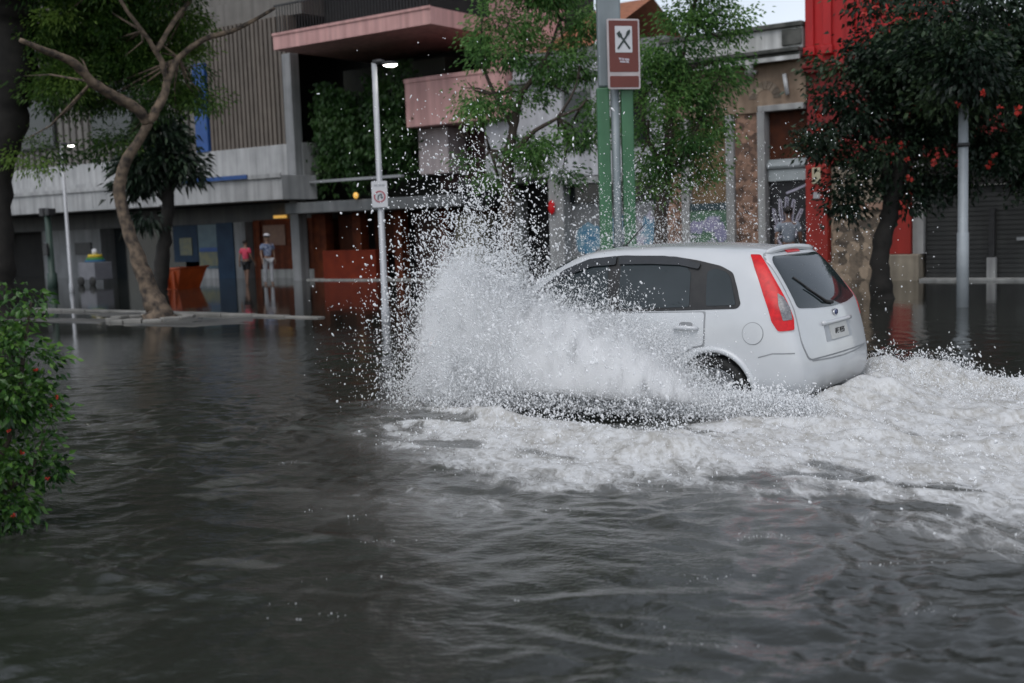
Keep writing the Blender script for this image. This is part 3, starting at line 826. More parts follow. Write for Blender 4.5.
bx(-12.3, -11.2, 1.31, 1.347, 1.15, 1.85).build('menu_board', mat('menu_tan', (.26, .15, .10), (.2, .11, .08), 6, .6), A)
bx(-12.4, -9.3, 1.2, 1.345, .0, .30).build('step', concrete, A)
bx(-11.6, -11.0, 1.18, 1.26, 2.08, 2.18).build('amber_lamp', amber_g, A)

# ---------- B: pink balconies
B = thing('pink_building', 'pink balconied building with hanging plants and orange wooden shopfront', 'building', -4, 0)
bx(-8.72, -.3, 3.0, 4.5, -.3, 20).build('rear_wall', dark_w, B)
bx(-8.7, -4.3, 2.0, 2.98, 2.6, 6.9).build('loggia_wall', mat('dim_green_wall', (.035, .038, .03), (.025, .027, .022), 2, .8), B)
bal = MB(); bal.box(-8.25, -1.93, -1.5, 2.9, 7.20, 7.68); bal.box(-8.27, -1.91, -1.53, -1.502, 7.62, 7.70)
for s in np.arange(-7.6, -2, .8): bal.box(s, s+.025, -1.508, -1.502, 7.22, 7.6)
bal.build('upper_balcony', pink, B, bevel=.02)
rl = MB()
for s in np.arange(-8.1, -2.0, .12): rl.box(s, s+.02, -1.45, -1.43, 7.69, 8.5)
rl.box(-8.2, -1.95, -1.47, -1.41, 8.5, 8.55); rl.build('balcony_railing', dark_met, B)
bx(-8.6, -1.95, 1.2, 2.9, 7.70, 10.6).build('balcony_recess', dark_w, B)
for z in (10.7, 14.0, 17.3):
    bx(-8.3, -.45, -1.45, 2.9, z, z+1.1).build('upper_balcony', concrete, B, bevel=.02)
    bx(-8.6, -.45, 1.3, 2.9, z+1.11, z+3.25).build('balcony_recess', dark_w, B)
bx(-1.90, -.4, 1.2, 2.95, 6.1, 10.65).build('side_wall', pink, B)
lb = bx(-4.28, -.55, -.0, 2.9, 4.60, 6.0); lb.box(-4.3, -.53, -.03, -.002, 5.9, 6.03)
lb.build('lower_balcony', pink, B, bevel=.02)
bx(-4.2, -1.6, 1.4, 2.9, 2.75, 4.55).build('recess_wall', maroon, B)
bx(-4.25, -3.1, .5, 1.38, 3.2, 4.56).build('pale_wall', mat('pinkish_plaster', (.42, .36, .36), (.48, .41, .41), 2, .8, streak=.2), B)
bx(-8.78, -4.3, -.32, -.18, 3.12, 3.2).build('rail', metal_g, B)
bx(-8.78, -1.6, -.9, 2.9, 2.16, 2.5).build('fascia', mat('grey_fascia', (.13, .14, .145), (.17, .175, .18), 2, .6, streak=.3), B, bevel=.02)
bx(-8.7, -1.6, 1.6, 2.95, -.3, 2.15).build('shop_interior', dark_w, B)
for s0, s1 in ((-8.72, -8.1), (-6.9, -6.55), (-5.15, -4.85), (-3.3, -3.0)):
    bx(s0, s1, .2, .55, -.3, 2.15).build('wood_post', wood_o, B)
bx(-8.05, -6.95, .75, .9, -.3, 2.1).build('wood_panel', wood_d, B)
bx(-6.5, -5.2, .8, .95, .8, 2.1).build('wood_panel', wood_d, B)
bx(-4.8, -1.7, .8, .95, -.3, 2.1).build('wood_panel', mat('near_black_wood', (.06, .022, .012), (.035, .014, .009), 3, .6), B)
bx(-8.0, -5.7, -.1, .5, -.2, .95).build('counter', counter_m, B, bevel=.02)
bx(-8.7, -1.6, -.2, .19, -.3, .04).build('doorstep', concrete, B)
MB().ell((-5.55, -1.0, 2.62), (.10, .05, .10)).build('yellow_lamp', amber_g, B, smooth=True)
bx(-2.6, -1.62, .05, .7, 0, 1.9).build('notice_panel', mat('ochre_panel', (.22, .20, .12), (.12, .10, .07), 5, .6), B)

lilac_w = mat('pale_lilac_render', (.50, .50, .53), (.58, .58, .61), 1.4, .75, .08, streak=.25)
# ---------- C: white building behind the trees
Cb = thing('white_building', 'white low building with a black awning half hidden behind the feathery trees', 'building', 1.4, 0)
bx(-.5, 4.45, .3, 9, 2.85, 6.0).build('upper_wall', lilac_w, Cb); bx(-1.55, -.51, .3, 2.9, 2.85, 4.55).build('side_wall', lilac_w, Cb)
for s in (1.2, 3.0):
    f_ = bx(s, s+.9, .22, .296, 3.6, 5.2).build('window', pale_r, Cb); bx(s+.08, s+.82, .20, .218, 3.68, 5.12).build('pane', dark_gl, f_)
bx(-.5, 4.45, .1, .295, 5.5, 5.62).build('cornice', pale_r, Cb)
bx(-.5, 4.45, .2, 9, 6.0, 6.3).build('parapet', pale_r, Cb)
rr = MB().add([(-.28, .9, 6.3), (1.5, .9, 6.3), (1.5, 5, 8.3), (-.28, 5, 8.3)], [(0, 1, 2, 3)]).add([(-.28, 9, 6.3), (1.5, 9, 6.3), (1.5, 5, 8.3), (-.28, 5, 8.3)], [(3, 2, 1, 0)])
rr.build('roof', roof_t, Cb)
bx(-1.55, .8, -1.1, .28, 2.68, 2.86).build('awning', dark_met, Cb, bevel=.01)
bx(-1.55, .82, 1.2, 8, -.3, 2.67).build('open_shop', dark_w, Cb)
bx(-1.0, -.55, .6, .9, -.3, 2.3).build('grey_column', concrete, Cb)
bx(.83, 1.32, -.05, .9, -.3, 2.84).build('white_pillar', white_r, Cb, bevel=.02)
bx(1.33, 4.45, .35, 1.2, -.3, 2.1).build('lower_wall', pale_r, Cb)
bx(1.33, 4.45, .28, .9, 2.11, 2.62).build('transom', dark_gl, Cb)
bx(1.33, 4.45, -.2, .27, 2.63, 2.80).build('shop_lintel', white_r, Cb)
MB().ell((.98, -.12, 2.02), (.11, .05, .2)).build('red_sign', redlamp, Cb, smooth=True)
MB().ell((.25, -1.14, 2.76), (.13, .05, .10)).build('amber_lamp', amber_g, Cb, smooth=True)

# ---------- D: the old stone front
D = thing('old_stone_building', 'old low building of bare plaster and brick with weathered white parapet', 'building', 6.4, 0)
wl_ = MB(); wl_.box(4.5, 8.28, .0, .5, 4.25, 5.3)
wl_.build('upper_wall', tan, D)
cn = MB(); cn.box(4.48, 8.27, -.30, .5, 5.3, 5.42); cn.box(4.48, 8.27, -.42, .5, 5.421, 5.52); cn.build('cornice', black_stain, D, bevel=.02)
bx(4.48, 8.27, -.36, -.302, 5.24, 5.34).build('cornice_edge', old_white, D)
bx(4.5, 8.25, -.1, .5, 5.522, 6.02).build('parapet', old_white, D, bevel=.02)
cp = bx(4.45, 8.27, -.2, .6, 6.022, 6.14); cp.box(7.75, 8.25, -.16, -.102, 5.6, 5.98); cp.build('parapet_cap', black_stain, D, bevel=.02)
bx(4.5, 8.25, 1.2, 8, -.3, 5.29).build('rear_wall', dark_w, D)
bk = MB().tube([(6.95, -.06, 4.95), (6.95, -.2, 5.1), (6.95, -.26, 5.28)], [.06, .10, .12], 8); bk.box(6.82, 7.08, -.2, -.002, 5.02, 5.1); bk.build('bracket', old_white, D, smooth=True)
MB().tube([(7.78, -.08, 4.95), (7.86, -.08, 4.45)], .055, 8).build('pipe', mat('white_pipe', (.6, .6, .6), None, 3, .5), D, smooth=True)
for s0, s1 in ((4.95, 5.17), (6.2, 6.42), (7.05, 7.24)):
    bx(s0, s1, -.06, .5, -.3, 4.1).build('stone_jamb', stone_t, D, bevel=.015)
bx(7.06, 8.24, -.05, .5, 4.101, 4.25).build('stone_lintel', stone_t, D, bevel=.015)
bx(4.5, 7.04, -.02, .5, 4.101, 4.249).build('wall_strip', tan, D)
bx(4.5, 4.94, .02, .5, -.3, 4.1).build('brick_pier', brick_m, D)
bx(6.43, 7.04, .03, .5, -.3, 4.1).build('brick_pier', brick_m, D)
ar = MB()
for k in range(9):
    a0 = PI*k/9; a1 = PI*(k+.86)/9
    ar.prism([(7.25+.42*math.cos(a0), 4.42+.42*math.sin(a0)), (7.25+.42*math.cos(a1), 4.42+.42*math.sin(a1)), (7.25+.22*math.cos(a1), 4.42+.22*math.sin(a1)), (7.25+.22*math.cos(a0), 4.42+.22*math.sin(a0))], -.015, -.001)
ar.build('brick_arch', rubble, D)
bx(5.18, 6.19, .12, .5, 1.95, 4.1).build('boarded_window', board, D)
bx(5.18, 6.19, -.02, .5, 1.78, 1.948).build('sill', mat('slate_blue_trim', (.03, .06, .07), None, 3, .6), D)
gw = bx(4.95, 6.19, .0, .5, -.3, 1.775); gw.build('painted_wall', g_green, D)
dr = bx(7.25, 8.24, .25, .6, 2.9, 4.1); dr.build('door_transom', wood_d, D)
sh = MB()
for z in np.arange(2.42, 2.88, .075): sh.prism([(7.26, z), (8.23, z), (8.23, z+.072), (7.26, z+.072)], .10, .2)
sh.tube([(7.26, .12, 2.78), (8.23, .12, 2.78)], .10, 12); sh.build('roller_shutter', shut_s, D)
bs = bx(7.25, 8.24, .22, .6, -.3, 2.41)
for z in np.arange(.0, 2.4, .11): bs.box(7.25, 8.24, .205, .222, z, z+.085)
bs = bs.build('shutter_door', blackp, D)

def strip(mb, pts, w_, t, d=.004):
    P_ = [Vector(p) for p in pts]
    for i in range(len(P_)-1):
        a, c = P_[i], P_[i+1]; n_ = Vector((-(c-a).y, (c-a).x)).normalized()*w_/2; e_ = (c-a).normalized()*w_*.25
        mb.prism([tuple(a-e_+n_), tuple(c+e_+n_), tuple(c+e_-n_), tuple(a-e_-n_)], t-d*(1+.06*i), t)
# sprayed hand on the black shutter
gh = MB()
for k, (sx, sz, ex, ez) in enumerate(((7.43, 1.35, 7.33, 1.75), (7.55, 1.42, 7.50, 1.98), (7.67, 1.45, 7.68, 2.02), (7.79, 1.42, 7.86, 1.95), (7.90, 1.35, 8.06, 1.72))):
    strip(gh, [(sx, sz), ((sx+ex)/2-.02, (sz+ez)/2), (ex, ez)], .032, .20-.0005*k)
    strip(gh, [(sx+.05, sz+.02), ((sx+ex)/2+.05, (sz+ez)/2), (ex+.05, ez-.02), (ex, ez)], .022, .199-.0005*k)
strip(gh, [(7.38, 1.32), (7.45, 1.0), (7.58, .8), (7.78, .85), (7.92, 1.1), (7.94, 1.32)], .05, .1975)
strip(gh, [(7.42, 1.2), (7.65, 1.28), (7.85, 1.2)], .05, .1965); strip(gh, [(7.5, 1.05), (7.7, 1.1), (7.8, 1.02)], .05, .1955)
strip(gh, [(7.7, 2.12), (7.95, 2.2), (8.2, 2.3)], .05, .1945)
gh.build('sprayed_hand', g_white, bs)
# painted letters on the wall under the window
def blob(c, r, seed, n=22):
    rr_ = random.Random(seed)
    ph = [rr_.random()*6.28 for _ in range(4)]
    return [(c[0] + r[0]*(1+.22*math.sin(2*a+ph[0])+.14*math.sin(3*a+ph[1])+.1*math.sin(5*a+ph[2]))*math.cos(a), c[1] + r[1]*(1+.18*math.sin(2*a+ph[3])+.15*math.sin(4*a+ph[1]))*math.sin(a)) for a in np.linspace(0, 2*PI, n, endpoint=False)]
gm = MB()
for k, (c, r, sd) in enumerate((((5.35, 1.35), (.20, .20), 1), ((5.75, 1.42), (.22, .22), 2), ((6.02, 1.2), (.15, .25), 3))): gm.prism(blob(c, r, sd), -.006-.001*k, -.001)
gm.build('painted_letters', g_lilac, D)
gm = MB()
for k in range(14): 
    s = 5.0 + 1.15*random.random(); z = .6 + 1.0*random.random()
    strip(gm, [(s, z), (s+random.uniform(-.08, .12), z+random.uniform(-.15, .15)), (s+random.uniform(.0, .2), z+random.uniform(-.12, .12))], .045, -.008-.0009*k, .003)
gm.build('painted_scrawl', g_white, D)
gp = MB()
for k, (c, r, sd) in enumerate((((1.9, 1.1), (.4, .5), 4), ((2.9, 1.3), (.45, .45), 5), ((3.9, 1.25), (.42, .5), 6))): gp.prism(blob(c, r, sd), .338-.001*k, .346)
gp.build('painted_letters', g_blue, Cb)
gp = MB()
for k in range(22):
    s = 2.9 + 1.5*random.random(); z = .6 + 1.2*random.random()
    strip(gp, [(s, z), (s+random.uniform(-.1, .15), z+random.uniform(-.2, .2)), (s+random.uniform(.0, .25), z+random.uniform(-.15, .15))], .06, .334-.0009*k, .003)
gp.build('painted_scrawl', g_white, Cb)

# ---------- E: the red building with the dark roller shutters
Eb = thing('red_building', 'red painted building with stone base and dark roller shutters behind the flowering tree', 'building', 12, 0)
up = bx(8.30, 11.1, .0, 3.0, 5.1, 7.0); up.box(11.101, 20, .0, .6, 5.1, 5.5); up.build('upper_wall', red_b, Eb)
pil = MB()
for s in (8.32, 8.75, 9.3, 9.75, 10.8):
    pil.box(s, s+.2, -.12, -.002, 5.5, 7.0); pil.box(s-.04, s+.24, -.17, -.002, 5.3, 5.5)
pil.build('pilaster', red_b, Eb, bevel=.02)
cr = MB(); cr.box(8.27, 20, -.25, .6, 5.0, 5.1); cr.box(8.27, 20, -.18, .6, 4.9, 4.998); cr.build('string_course', red_d, Eb, bevel=.02)
bx(8.30, 20, .04, .6, 2.75, 4.899).build('lower_wall', red_d, Eb)
bx(9.35, 9.6, -.04, .038, 6.6, 7.0).build('gold_ornament', mat('ochre_ornament', (.55, .35, .12), None, 3, .6), Eb)
pr = bx(8.30, 8.84, -.12, .5, .42, 2.75); pr.build('red_pilaster', red_or, Eb, bevel=.02)
bx(8.26, 8.88, -.16, .5, -.3, .417).build('pilaster_base', base_st, Eb, bevel=.02)
bx(8.48, 8.68, -.15, -.122, 2.3, 2.68).build('house_sign', mat('cream_sign', (.6, .55, .38), None, 3, .5), Eb)
bx(8.5, 8.66, -.14, -.122, 1.95, 2.1).build('small_sign', mat('grey_sign', (.4, .4, .42), None, 3, .5), Eb)
bx(8.86, 10.16, .06, .6, -.3, 1.62).build('stone_wall', rubble, Eb)
bx(8.86, 10.16, .0, .6, 1.63, 1.80).build('stone_ledge', mat('terracotta_ledge', (.30, .17, .12), (.36, .24, .18), 3, .8, streak=.2), Eb, bevel=.015)
bx(8.86, 10.16, .10, .6, 1.81, 2.75).build('plaster_panel', base_st, Eb)
bx(10.22, 10.78, -.12, .5, .60, 2.75).build('red_column', red_or, Eb, bevel=.02)
bx(10.16, 10.98, -.2, .5, -.3, .597).build('column_base', base_st, Eb, bevel=.03)
bx(10.8, 11.04, -.02, .5, .6, 2.75).build('grey_pier', stone_t, Eb)
s2 = bx(11.06, 20, .16, .6, -.3, 2.1)
for z in np.arange(.06, 2.05, .105): s2.box(11.06, 20, .13, .162, z, z+.085)
s2.build('roller_shutter', shut_d, Eb)
bx(11.06, 20, .0, .6, 2.11, 2.74).build('shutter_box', dark_w, Eb)
bx(11.04, 20, -.35, .12, -.3, .05).build('doorstep', concrete, Eb, bevel=.01)
bx(12.42, 12.60, -.06, .1, .05, .50).build('shutter_post', stone_t, Eb)
bx(12.44, 12.56, .02, .1, .52, 1.6).build('shutter_guide', dark_met, Eb)
for s in (13.0, 14.6, 16.2): bx(s, s+.16, .10, .127, .86, .93).build('shutter_lock', metal_g, Eb)

# hanging plants in the pink building's open bay
hang = leaf_mat('hanging_leaf', (.020, .055, .014), (.036, .092, .022), (.062, .13, .032))
def leaf_mesh(name, centers, dirs, size, width, tints, m_, parent=None, org=(0,0,0), fold=.25, droop=0.0, rg=rng):
    """many small folded leaves: four corners and a mid rib each"""
    n = len(centers)
    d = dirs/np.linalg.norm(dirs, axis=1, keepdims=True)
    r = rg.normal(size=(n, 3)); sdv = np.cross(d, r); sdv /= np.linalg.norm(sdv, axis=1, keepdims=True) + 1e-9
    up_ = np.cross(sdv, d)
    L_ = (size*(0.7+0.6*rg.random(n)))[:, None]; wv = L_*width
    b_ = centers; tip = centers + d*L_ + np.array([0, 0, -1])*L_*droop
    mid = centers + d*L_*.45
    l_ = mid + sdv*wv*.5 + up_*wv*fold; r_ = mid - sdv*wv*.5 + up_*wv*fold
    V_ = np.stack([b_, l_, tip, r_], 1).reshape(-1, 3) - np.array(org)
    i4 = np.arange(n)[:, None]*4
    F_ = np.concatenate([np.concatenate([i4, i4+2, i4+1], 1), np.concatenate([i4, i4+3, i4+2], 1)], 0)
    me_ = np_mesh(name, V_, F_)
    at_ = me_.attributes.new('tint', 'FLOAT', 'POINT'); at_.data.foreach_set('value', np.repeat(tints, 4).astype(np.float32))
    return link_mesh(name, me_, m_, parent)
hp = []
for k in range(52):
    s = -8.5 + 4.1*rng.random(); t = .1 + .8*rng.random(); top = 4.9 + 1.9*rng.random()*(1 if s > -6.5 else .8)
    ln = 1.2 + 1.6*rng.random(); n_ = 170
    z = top - ln*rng.random(n_)
    hp.append(np.stack([s + .14*rng.normal(size=n_)*(1+ .4*(top-z)), t + .14*rng.normal(size=n_), z], 1))
hp = np.concatenate(hp); hp[:, 2] = np.maximum(hp[:, 2], 2.75)
hd = rng.normal(size=hp.shape)*.5 + np.array([0, -.3, -1])
tn = np.clip(.5 + .35*fbm(hp[:, 0]*1.2, hp[:, 2]*1.2, 3, 2)*2 + .15*rng.normal(size=len(hp)), 0, 1)
hpo = leaf_mesh('hanging_plant', hp, hd, .17, .5, tn, hang, None, (-6.3, .4, 2.7))
hpo.location = W(-6.3, .4, 2.7); hpo.rotation_euler = (0, 0, -TH)
tag(hpo, 'dense dark green plants hanging in the open bay under the pink balcony', 'hanging plants')
# ------------------------------------------------------------------ traffic island with kerb, breaking the water surface
isl_c = mat('wet_island_concrete', (0.055, 0.055, 0.053), (0.115, 0.112, 0.105), 1.3, 0.35, 0.15)
kerb_c = mat('pale_kerb_stone', (0.17, 0.165, 0.15), (0.26, 0.25, 0.23), 2.0, 0.7, 0.15)
ss = np.linspace(-30, 24, 220); tt = np.linspace(-13.95, -11.65, 16)
SS, TT = np.meshgrid(ss, tt)
top = 0.004 + 0.020*fbm(SS*.5, TT*.8, 14, 3)*1.6 - 0.075*sstep(2.0, 5.5, SS) - 0.03*sstep(-3.5, -8, SS)
top = np.where((TT < -13.94) | (TT > -11.66), -0.3, top)
iv = np.stack([SS, TT, top], -1).reshape(-1, 3)
k_ = (np.arange(15)[:, None]*220 + np.arange(219)[None, :]).reshape(-1)
im = np_mesh('traffic_island', iv, np.stack([k_, k_+1, k_+221, k_+220], 1))
isl = link_mesh('traffic_island', im, isl_c); isl.location = W(0, 0); isl.rotation_euler = (0, 0, -TH)
tag(isl, 'wet grey traffic island barely above the flood with the leaning tree on it', 'traffic island', kind='structure')
kb = MB()
for s in np.arange(-9, 3.6, .9):
    kb.box(s, s+.88, -11.82, -11.62, -.25, .05 - .012*max(0, s-.5))
kb = solo(kb, 'far_kerb', kerb_c, 'pale stone kerb along the far edge of the flooded traffic island', 'kerb', 0, 0, bevel=.015); kb['kind'] = 'structure'
# stone ring round the foot of the leaning tree
rg_ = MB()
for k in range(14):
    a0 = 2*PI*k/14; a1 = 2*PI*(k+.93)/14
    cs, ct = -.05, -12.75
    vs = []
    for z in (-.2, .055):
        for a in (a0, a1):
            for r in (.62, .84): vs.append((cs + r*math.cos(a)*1.1, ct + r*math.sin(a)*.95, z + .01*math.sin(k*3)))
    rg_.add(vs, [(0,1,3,2), (4,6,7,5), (0,4,5,1), (2,3,7,6), (0,2,6,4), (1,5,7,3)])
solo(rg_, 'tree_ring', kerb_c, 'pale stone ring round the foot of the leaning tree', 'tree surround', -.05, -12.75, bevel=.015)

# ------------------------------------------------------------------ lamp posts
pole_m = mat('painted_grey_pole', (.36, .37, .39), (.42, .43, .45), 3, .45, 0, .15)
lamp_e = mat('lit_lamp', (.9, .9, .85), None, 3, .4, emis=(1, .98, .90), estr=9)
def lamp_post(label, p, zt, group):
    s, t = ST(p)
    r = thing('street_lamp', label, 'street lamp', s, t, 0, group)
    MB().tube([(s, t, -.3), (s, t, .25), (s, t, .27), (s, t, zt)], [.075, .075, .058, .045], 14).build('pole', pole_m, r, smooth=True)
    c_, s2 = math.cos(TH), math.sin(TH)
    ax, ay = c_, s2      # arm runs to world +x
    hd = MB().tube([(s-.02*ax, t-.02*ay, zt+.0), (s+.10*ax, t+.10*ay, zt+.02), (s+.17*ax, t+.17*ay, zt)], [.05, .045, .04], 10)
    hd.ell((s+.26*ax, t+.26*ay, zt-.02), (.15, .11, .04), rot=Matrix.Rotation(TH, 3, 'Z'))
    h = hd.build('lamp_head', dark_met, r, smooth=True)
    MB().ell((s+.27*ax, t+.27*ay, zt-.035), (.125, .09, .045), rot=Matrix.Rotation(TH, 3, 'Z')).build('lamp_lens', lamp_e, h, smooth=True)
    return r
pm = at(386, 322, 19.69); L1 = lamp_post('lit grey street lamp with a white round-symbol sign, standing on the traffic island', pm, 4.37, 'grey street lamps')
pl_ = at(72, 292, 35.1); L2 = lamp_post('lit grey street lamp farther back behind the leaning tree, without a sign', pl_, 4.45, 'grey street lamps')

# sign on the near lamp, built facing the street
whites = mat('sign_white', (.62, .62, .63), (.56, .56, .58), 4, .5)
ring_m = mat('sign_red', (.42, .08, .10), (.36, .08, .10), 4, .5)
grey_s = mat('sign_grey', (.12, .13, .15), None, 4, .5)
def facing(name, label, cat, p, turn=0.0):
    o = bpy.data.objects.new(name, None); COL.objects.link(o); o.location = p
    o.rotation_euler = (0, 0, turn); ORIGIN[o.name] = (0, 0, 0)
    return tag(o, label, cat)
def rrect(w, h, r, n=5, c=(0, 0)):
    out = []
    for cx, cz, a0 in ((w/2-r, h/2-r, 0), (-w/2+r, h/2-r, 90), (-w/2+r, -h/2+r, 180), (w/2-r, -h/2+r, 270)):
        for k in range(n+1):
            a = rad(a0 + 90*k/n); out.append((c[0]+cx + r*math.cos(a), c[1]+cz + r*math.sin(a)))
    return out
q = at(384.5, 194, 19.6); q.y = pm.y - .085; q.x = pm.x + .0
sg = facing('traffic_sign', 'small white plate with a red ring sign on the near street lamp', 'traffic sign', q, rad(-4))
MB().prism(rrect(.27, .44, .02), 0, .012).build('plate', whites, sg)
rgm = MB(); n = 36
for k in range(n):
    a0, a1 = 2*PI*k/n, 2*PI*(k+1)/n
    rgm.prism([(.10*math.cos(a0), -.04+.10*math.sin(a0)), (.10*math.cos(a1), -.04+.10*math.sin(a1)), (.078*math.cos(a1), -.04+.078*math.sin(a1)), (.078*math.cos(a0), -.04+.078*math.sin(a0))], -.006, -.001)
rgm.build('red_ring', ring_m, sg)
am = MB(); strip(am, [(-.03, -.09), (-.02, -.02), (.03, .0), (.035, -.05)], .022, -.001); am.prism([(.005, -.045), (.065, -.045), (.035, -.085)], -.006, -.001)
am.build('arrow', grey_s, sg)
am = MB()
for k, (a, b_) in enumerate(((-.09, -.03), (-.02, .035), (.045, .09))): am.prism([(a, .135), (b_, .135), (b_, .165), (a, .165)], -.004, -.001)
am.build('lettering', mat('faded_lettering', (.40, .41, .43), None, 4, .5), sg)
bk_ = MB().box(-.05, .05, .012, .06, .08, .11); bk_.box(-.05, .05, .012, .06, -.12, -.09); bk_.build('clamp', metal_g, sg)

# ------------------------------------------------------------------ green sign post and the brown restaurant sign
green_p = mat('green_painted_steel', (.045, .15, .07), (.06, .18, .085), 3, .45, streak=.2)
bluegrey = mat('blue_grey_steel', (.20, .235, .25), (.25, .285, .30), 3, .45, 0, .1, streak=.2)
pp = at(617.5, 240, 16.5); s, t = ST(pp)
gp_ = thing('sign_post', 'tall post of twin green columns round a grey pole, carrying the brown sign', 'sign post', s, t, 0)
c_, s2 = math.cos(TH), math.sin(TH)
def loc(x, y): return (s + x*c_ - y*s2, t + x*s2 + y*c_)
def rbox(mb, x0, x1, y0, y1, z0, z1):
    a, b_, c, d = loc(x0, y0), loc(x1, y0), loc(x1, y1), loc(x0, y1)
    return mb.add([(*a, z0), (*b_, z0), (*c, z0), (*d, z0), (*a, z1), (*b_, z1), (*c, z1), (*d, z1)], [(0,3,2,1),(4,5,6,7),(0,1,5,4),(1,2,6,5),(2,3,7,6),(3,0,4,7)])
rbox(MB(), -.245, -.07, -.08, .10, -.3, 3.46).build('green_column', green_p, gp_, bevel=.02)
rbox(MB(), .095, .265, -.08, .10, -.3, 3.46).build('green_column', green_p, gp_, bevel=.02)
MB().tube([(*loc(.01, -.02), -.3), (*loc(.01, -.02), 3.5)], .062, 14).build('grey_pole', bluegrey, gp_, smooth=True)
rbox(MB(), -.21, .12, -.03, .16, 3.47, 7.6).build('upper_column', bluegrey, gp_, bevel=.03)
rbox(MB(), -.24, .26, .101, .13, 1.2, 1.26).build('cross_bar', green_p, gp_)

brown_s = mat('sign_brown', (.125, .024, .016), (.145, .030, .020), 3, .4)
p_s = at(623.8, 54, 16.32)
bs_ = facing('direction_sign', 'brown rectangular sign with a white crossed fork and spoon square', 'sign', p_s, rad(14))
MB().prism(rrect(.475, .96, .025), .0, .02).build('sign_plate', mat('sign_edge_white', (.52, .46, .46), None, 3, .45), bs_)
MB().prism(rrect(.425, .70, .015, c=(0, .105)), -.004, -.0002).build('brown_field', brown_s, bs_)
MB().prism(rrect(.425, .155, .015, c=(0, -.378)), -.004, -.0002).build('brown_field', brown_s, bs_)
MB().prism(rrect(.25, .36, .01, c=(0, .20)), -.008, -.0042).build('white_square', whites, bs_)
fk = MB()
strip(fk, [(.085, .075), (-.045, .245)], .028, -.0083)
for k, dx in enumerate((-.022, 0, .022)): strip(fk, [(-.045+dx*.8, .235+dx*.6), (-.082+dx*.8, .295+dx*.6)], .012, -.0083-.0004*k)
fk.prism(blob((-.062, .268), (.030, .036), 9), -.0122, -.0084)
strip(fk, [(-.085, .075), (.05, .255)], .026, -.0126)
fk.prism([(.064+.032*math.cos(a)*.8+.02*math.sin(a), .285+.046*math.sin(a)) for a in np.linspace(0, 2*PI, 18, endpoint=False)], -.0165, -.0127)
fk.build('fork_and_spoon', mat('sign_dark_green', (.03, .045, .04), None, 3, .5), bs_)
lt = MB()
for k, (a, b_, z) in enumerate(((-.075, -.04, -.075), (-.03, .0, -.08), (.01, .075, -.085), (-.06, .02, -.115), (.03, .07, -.118))): lt.prism([(a, z), (b_, z-.006), (b_, z+.02), (a, z+.026)], -.008, -.0042)
lt.build('lettering', mat('lettering_white', (.55, .5, .55), None, 4, .5), bs_)
MB().box(-.19, -.02, .021, .10, -.32, -.28).box(-.19, -.02, .021, .10, .26, .30).build('clamp', metal_g, bs_)

# ------------------------------------------------------------------ thick pole by the flowering tree
pr_ = at(962.5, 307, 18.67); s, t = ST(pr_)
tp_ = thing('utility_pole', 'thick plain grey pole rising into the flowering tree', 'pole', s, t, 0)
MB().tube([(s, t, -.3), (s, t, 1.2), (s, t, 1.22), (s, t, 7.0)], [.098, .094, .082, .062], 16).build('shaft', mat('dull_steel', (.33, .36, .38), (.40, .43, .45), 2.5, .5, 0, .2, streak=.3), tp_, smooth=True)
MB().tube([(s, t, 2.58), (s, t, 2.64)], .10, 16).build('clamp_band', dark_met, tp_, smooth=True)

# ------------------------------------------------------------------ skip, cart, dark post by the far shops
sk = at(182, 288, 35.0); s, t = ST(sk)
so = thing('orange_skip', 'orange open skip standing in the water behind the leaning tree', 'skip', s, t, 0)
orange_p = mat('orange_skip_paint', (.46, .075, .012), (.36, .058, .011), 3, .5, streak=.3)
b_ = MB(); W0, W1 = .52, .70
v_ = [(s-.52, t-.4, -.05), (s+.30, t-.4, -.05), (s+.30, t+.4, -.05), (s-.52, t+.4, -.05), (s-.56, t-.5, .56), (s+.62, t-.5, .64), (s+.62, t+.5, .64), (s-.56, t+.5, .56)]
b_.add(v_, [(0,3,2,1), (0,1,5,4), (1,2,6,5), (2,3,7,6), (3,0,4,7)])
bo = b_.build('bin_body', orange_p, so); md = bo.modifiers.new('th', 'SOLIDIFY'); md.thickness = .04
rm = MB().tube([(s-.58, t-.52, .57), (s+.64, t-.52, .65), (s+.64, t+.52, .65), (s-.58, t+.52, .57), (s-.58, t-.52, .57)], .03, 8)
rm.build('rim', orange_p, so, smooth=True)
for k in (-.3, 0, .3): MB().box(s+k-.025, s+k+.025, t-.53, t-.44, .02, .54).build('rib', orange_p, so)
MB().box(s-.5, s+.42, t-.35, t+.35, .38, .48).build('load', mat('rubble_load', (.16, .15, .14), (.25, .24, .22), 8, .9, .4), so)

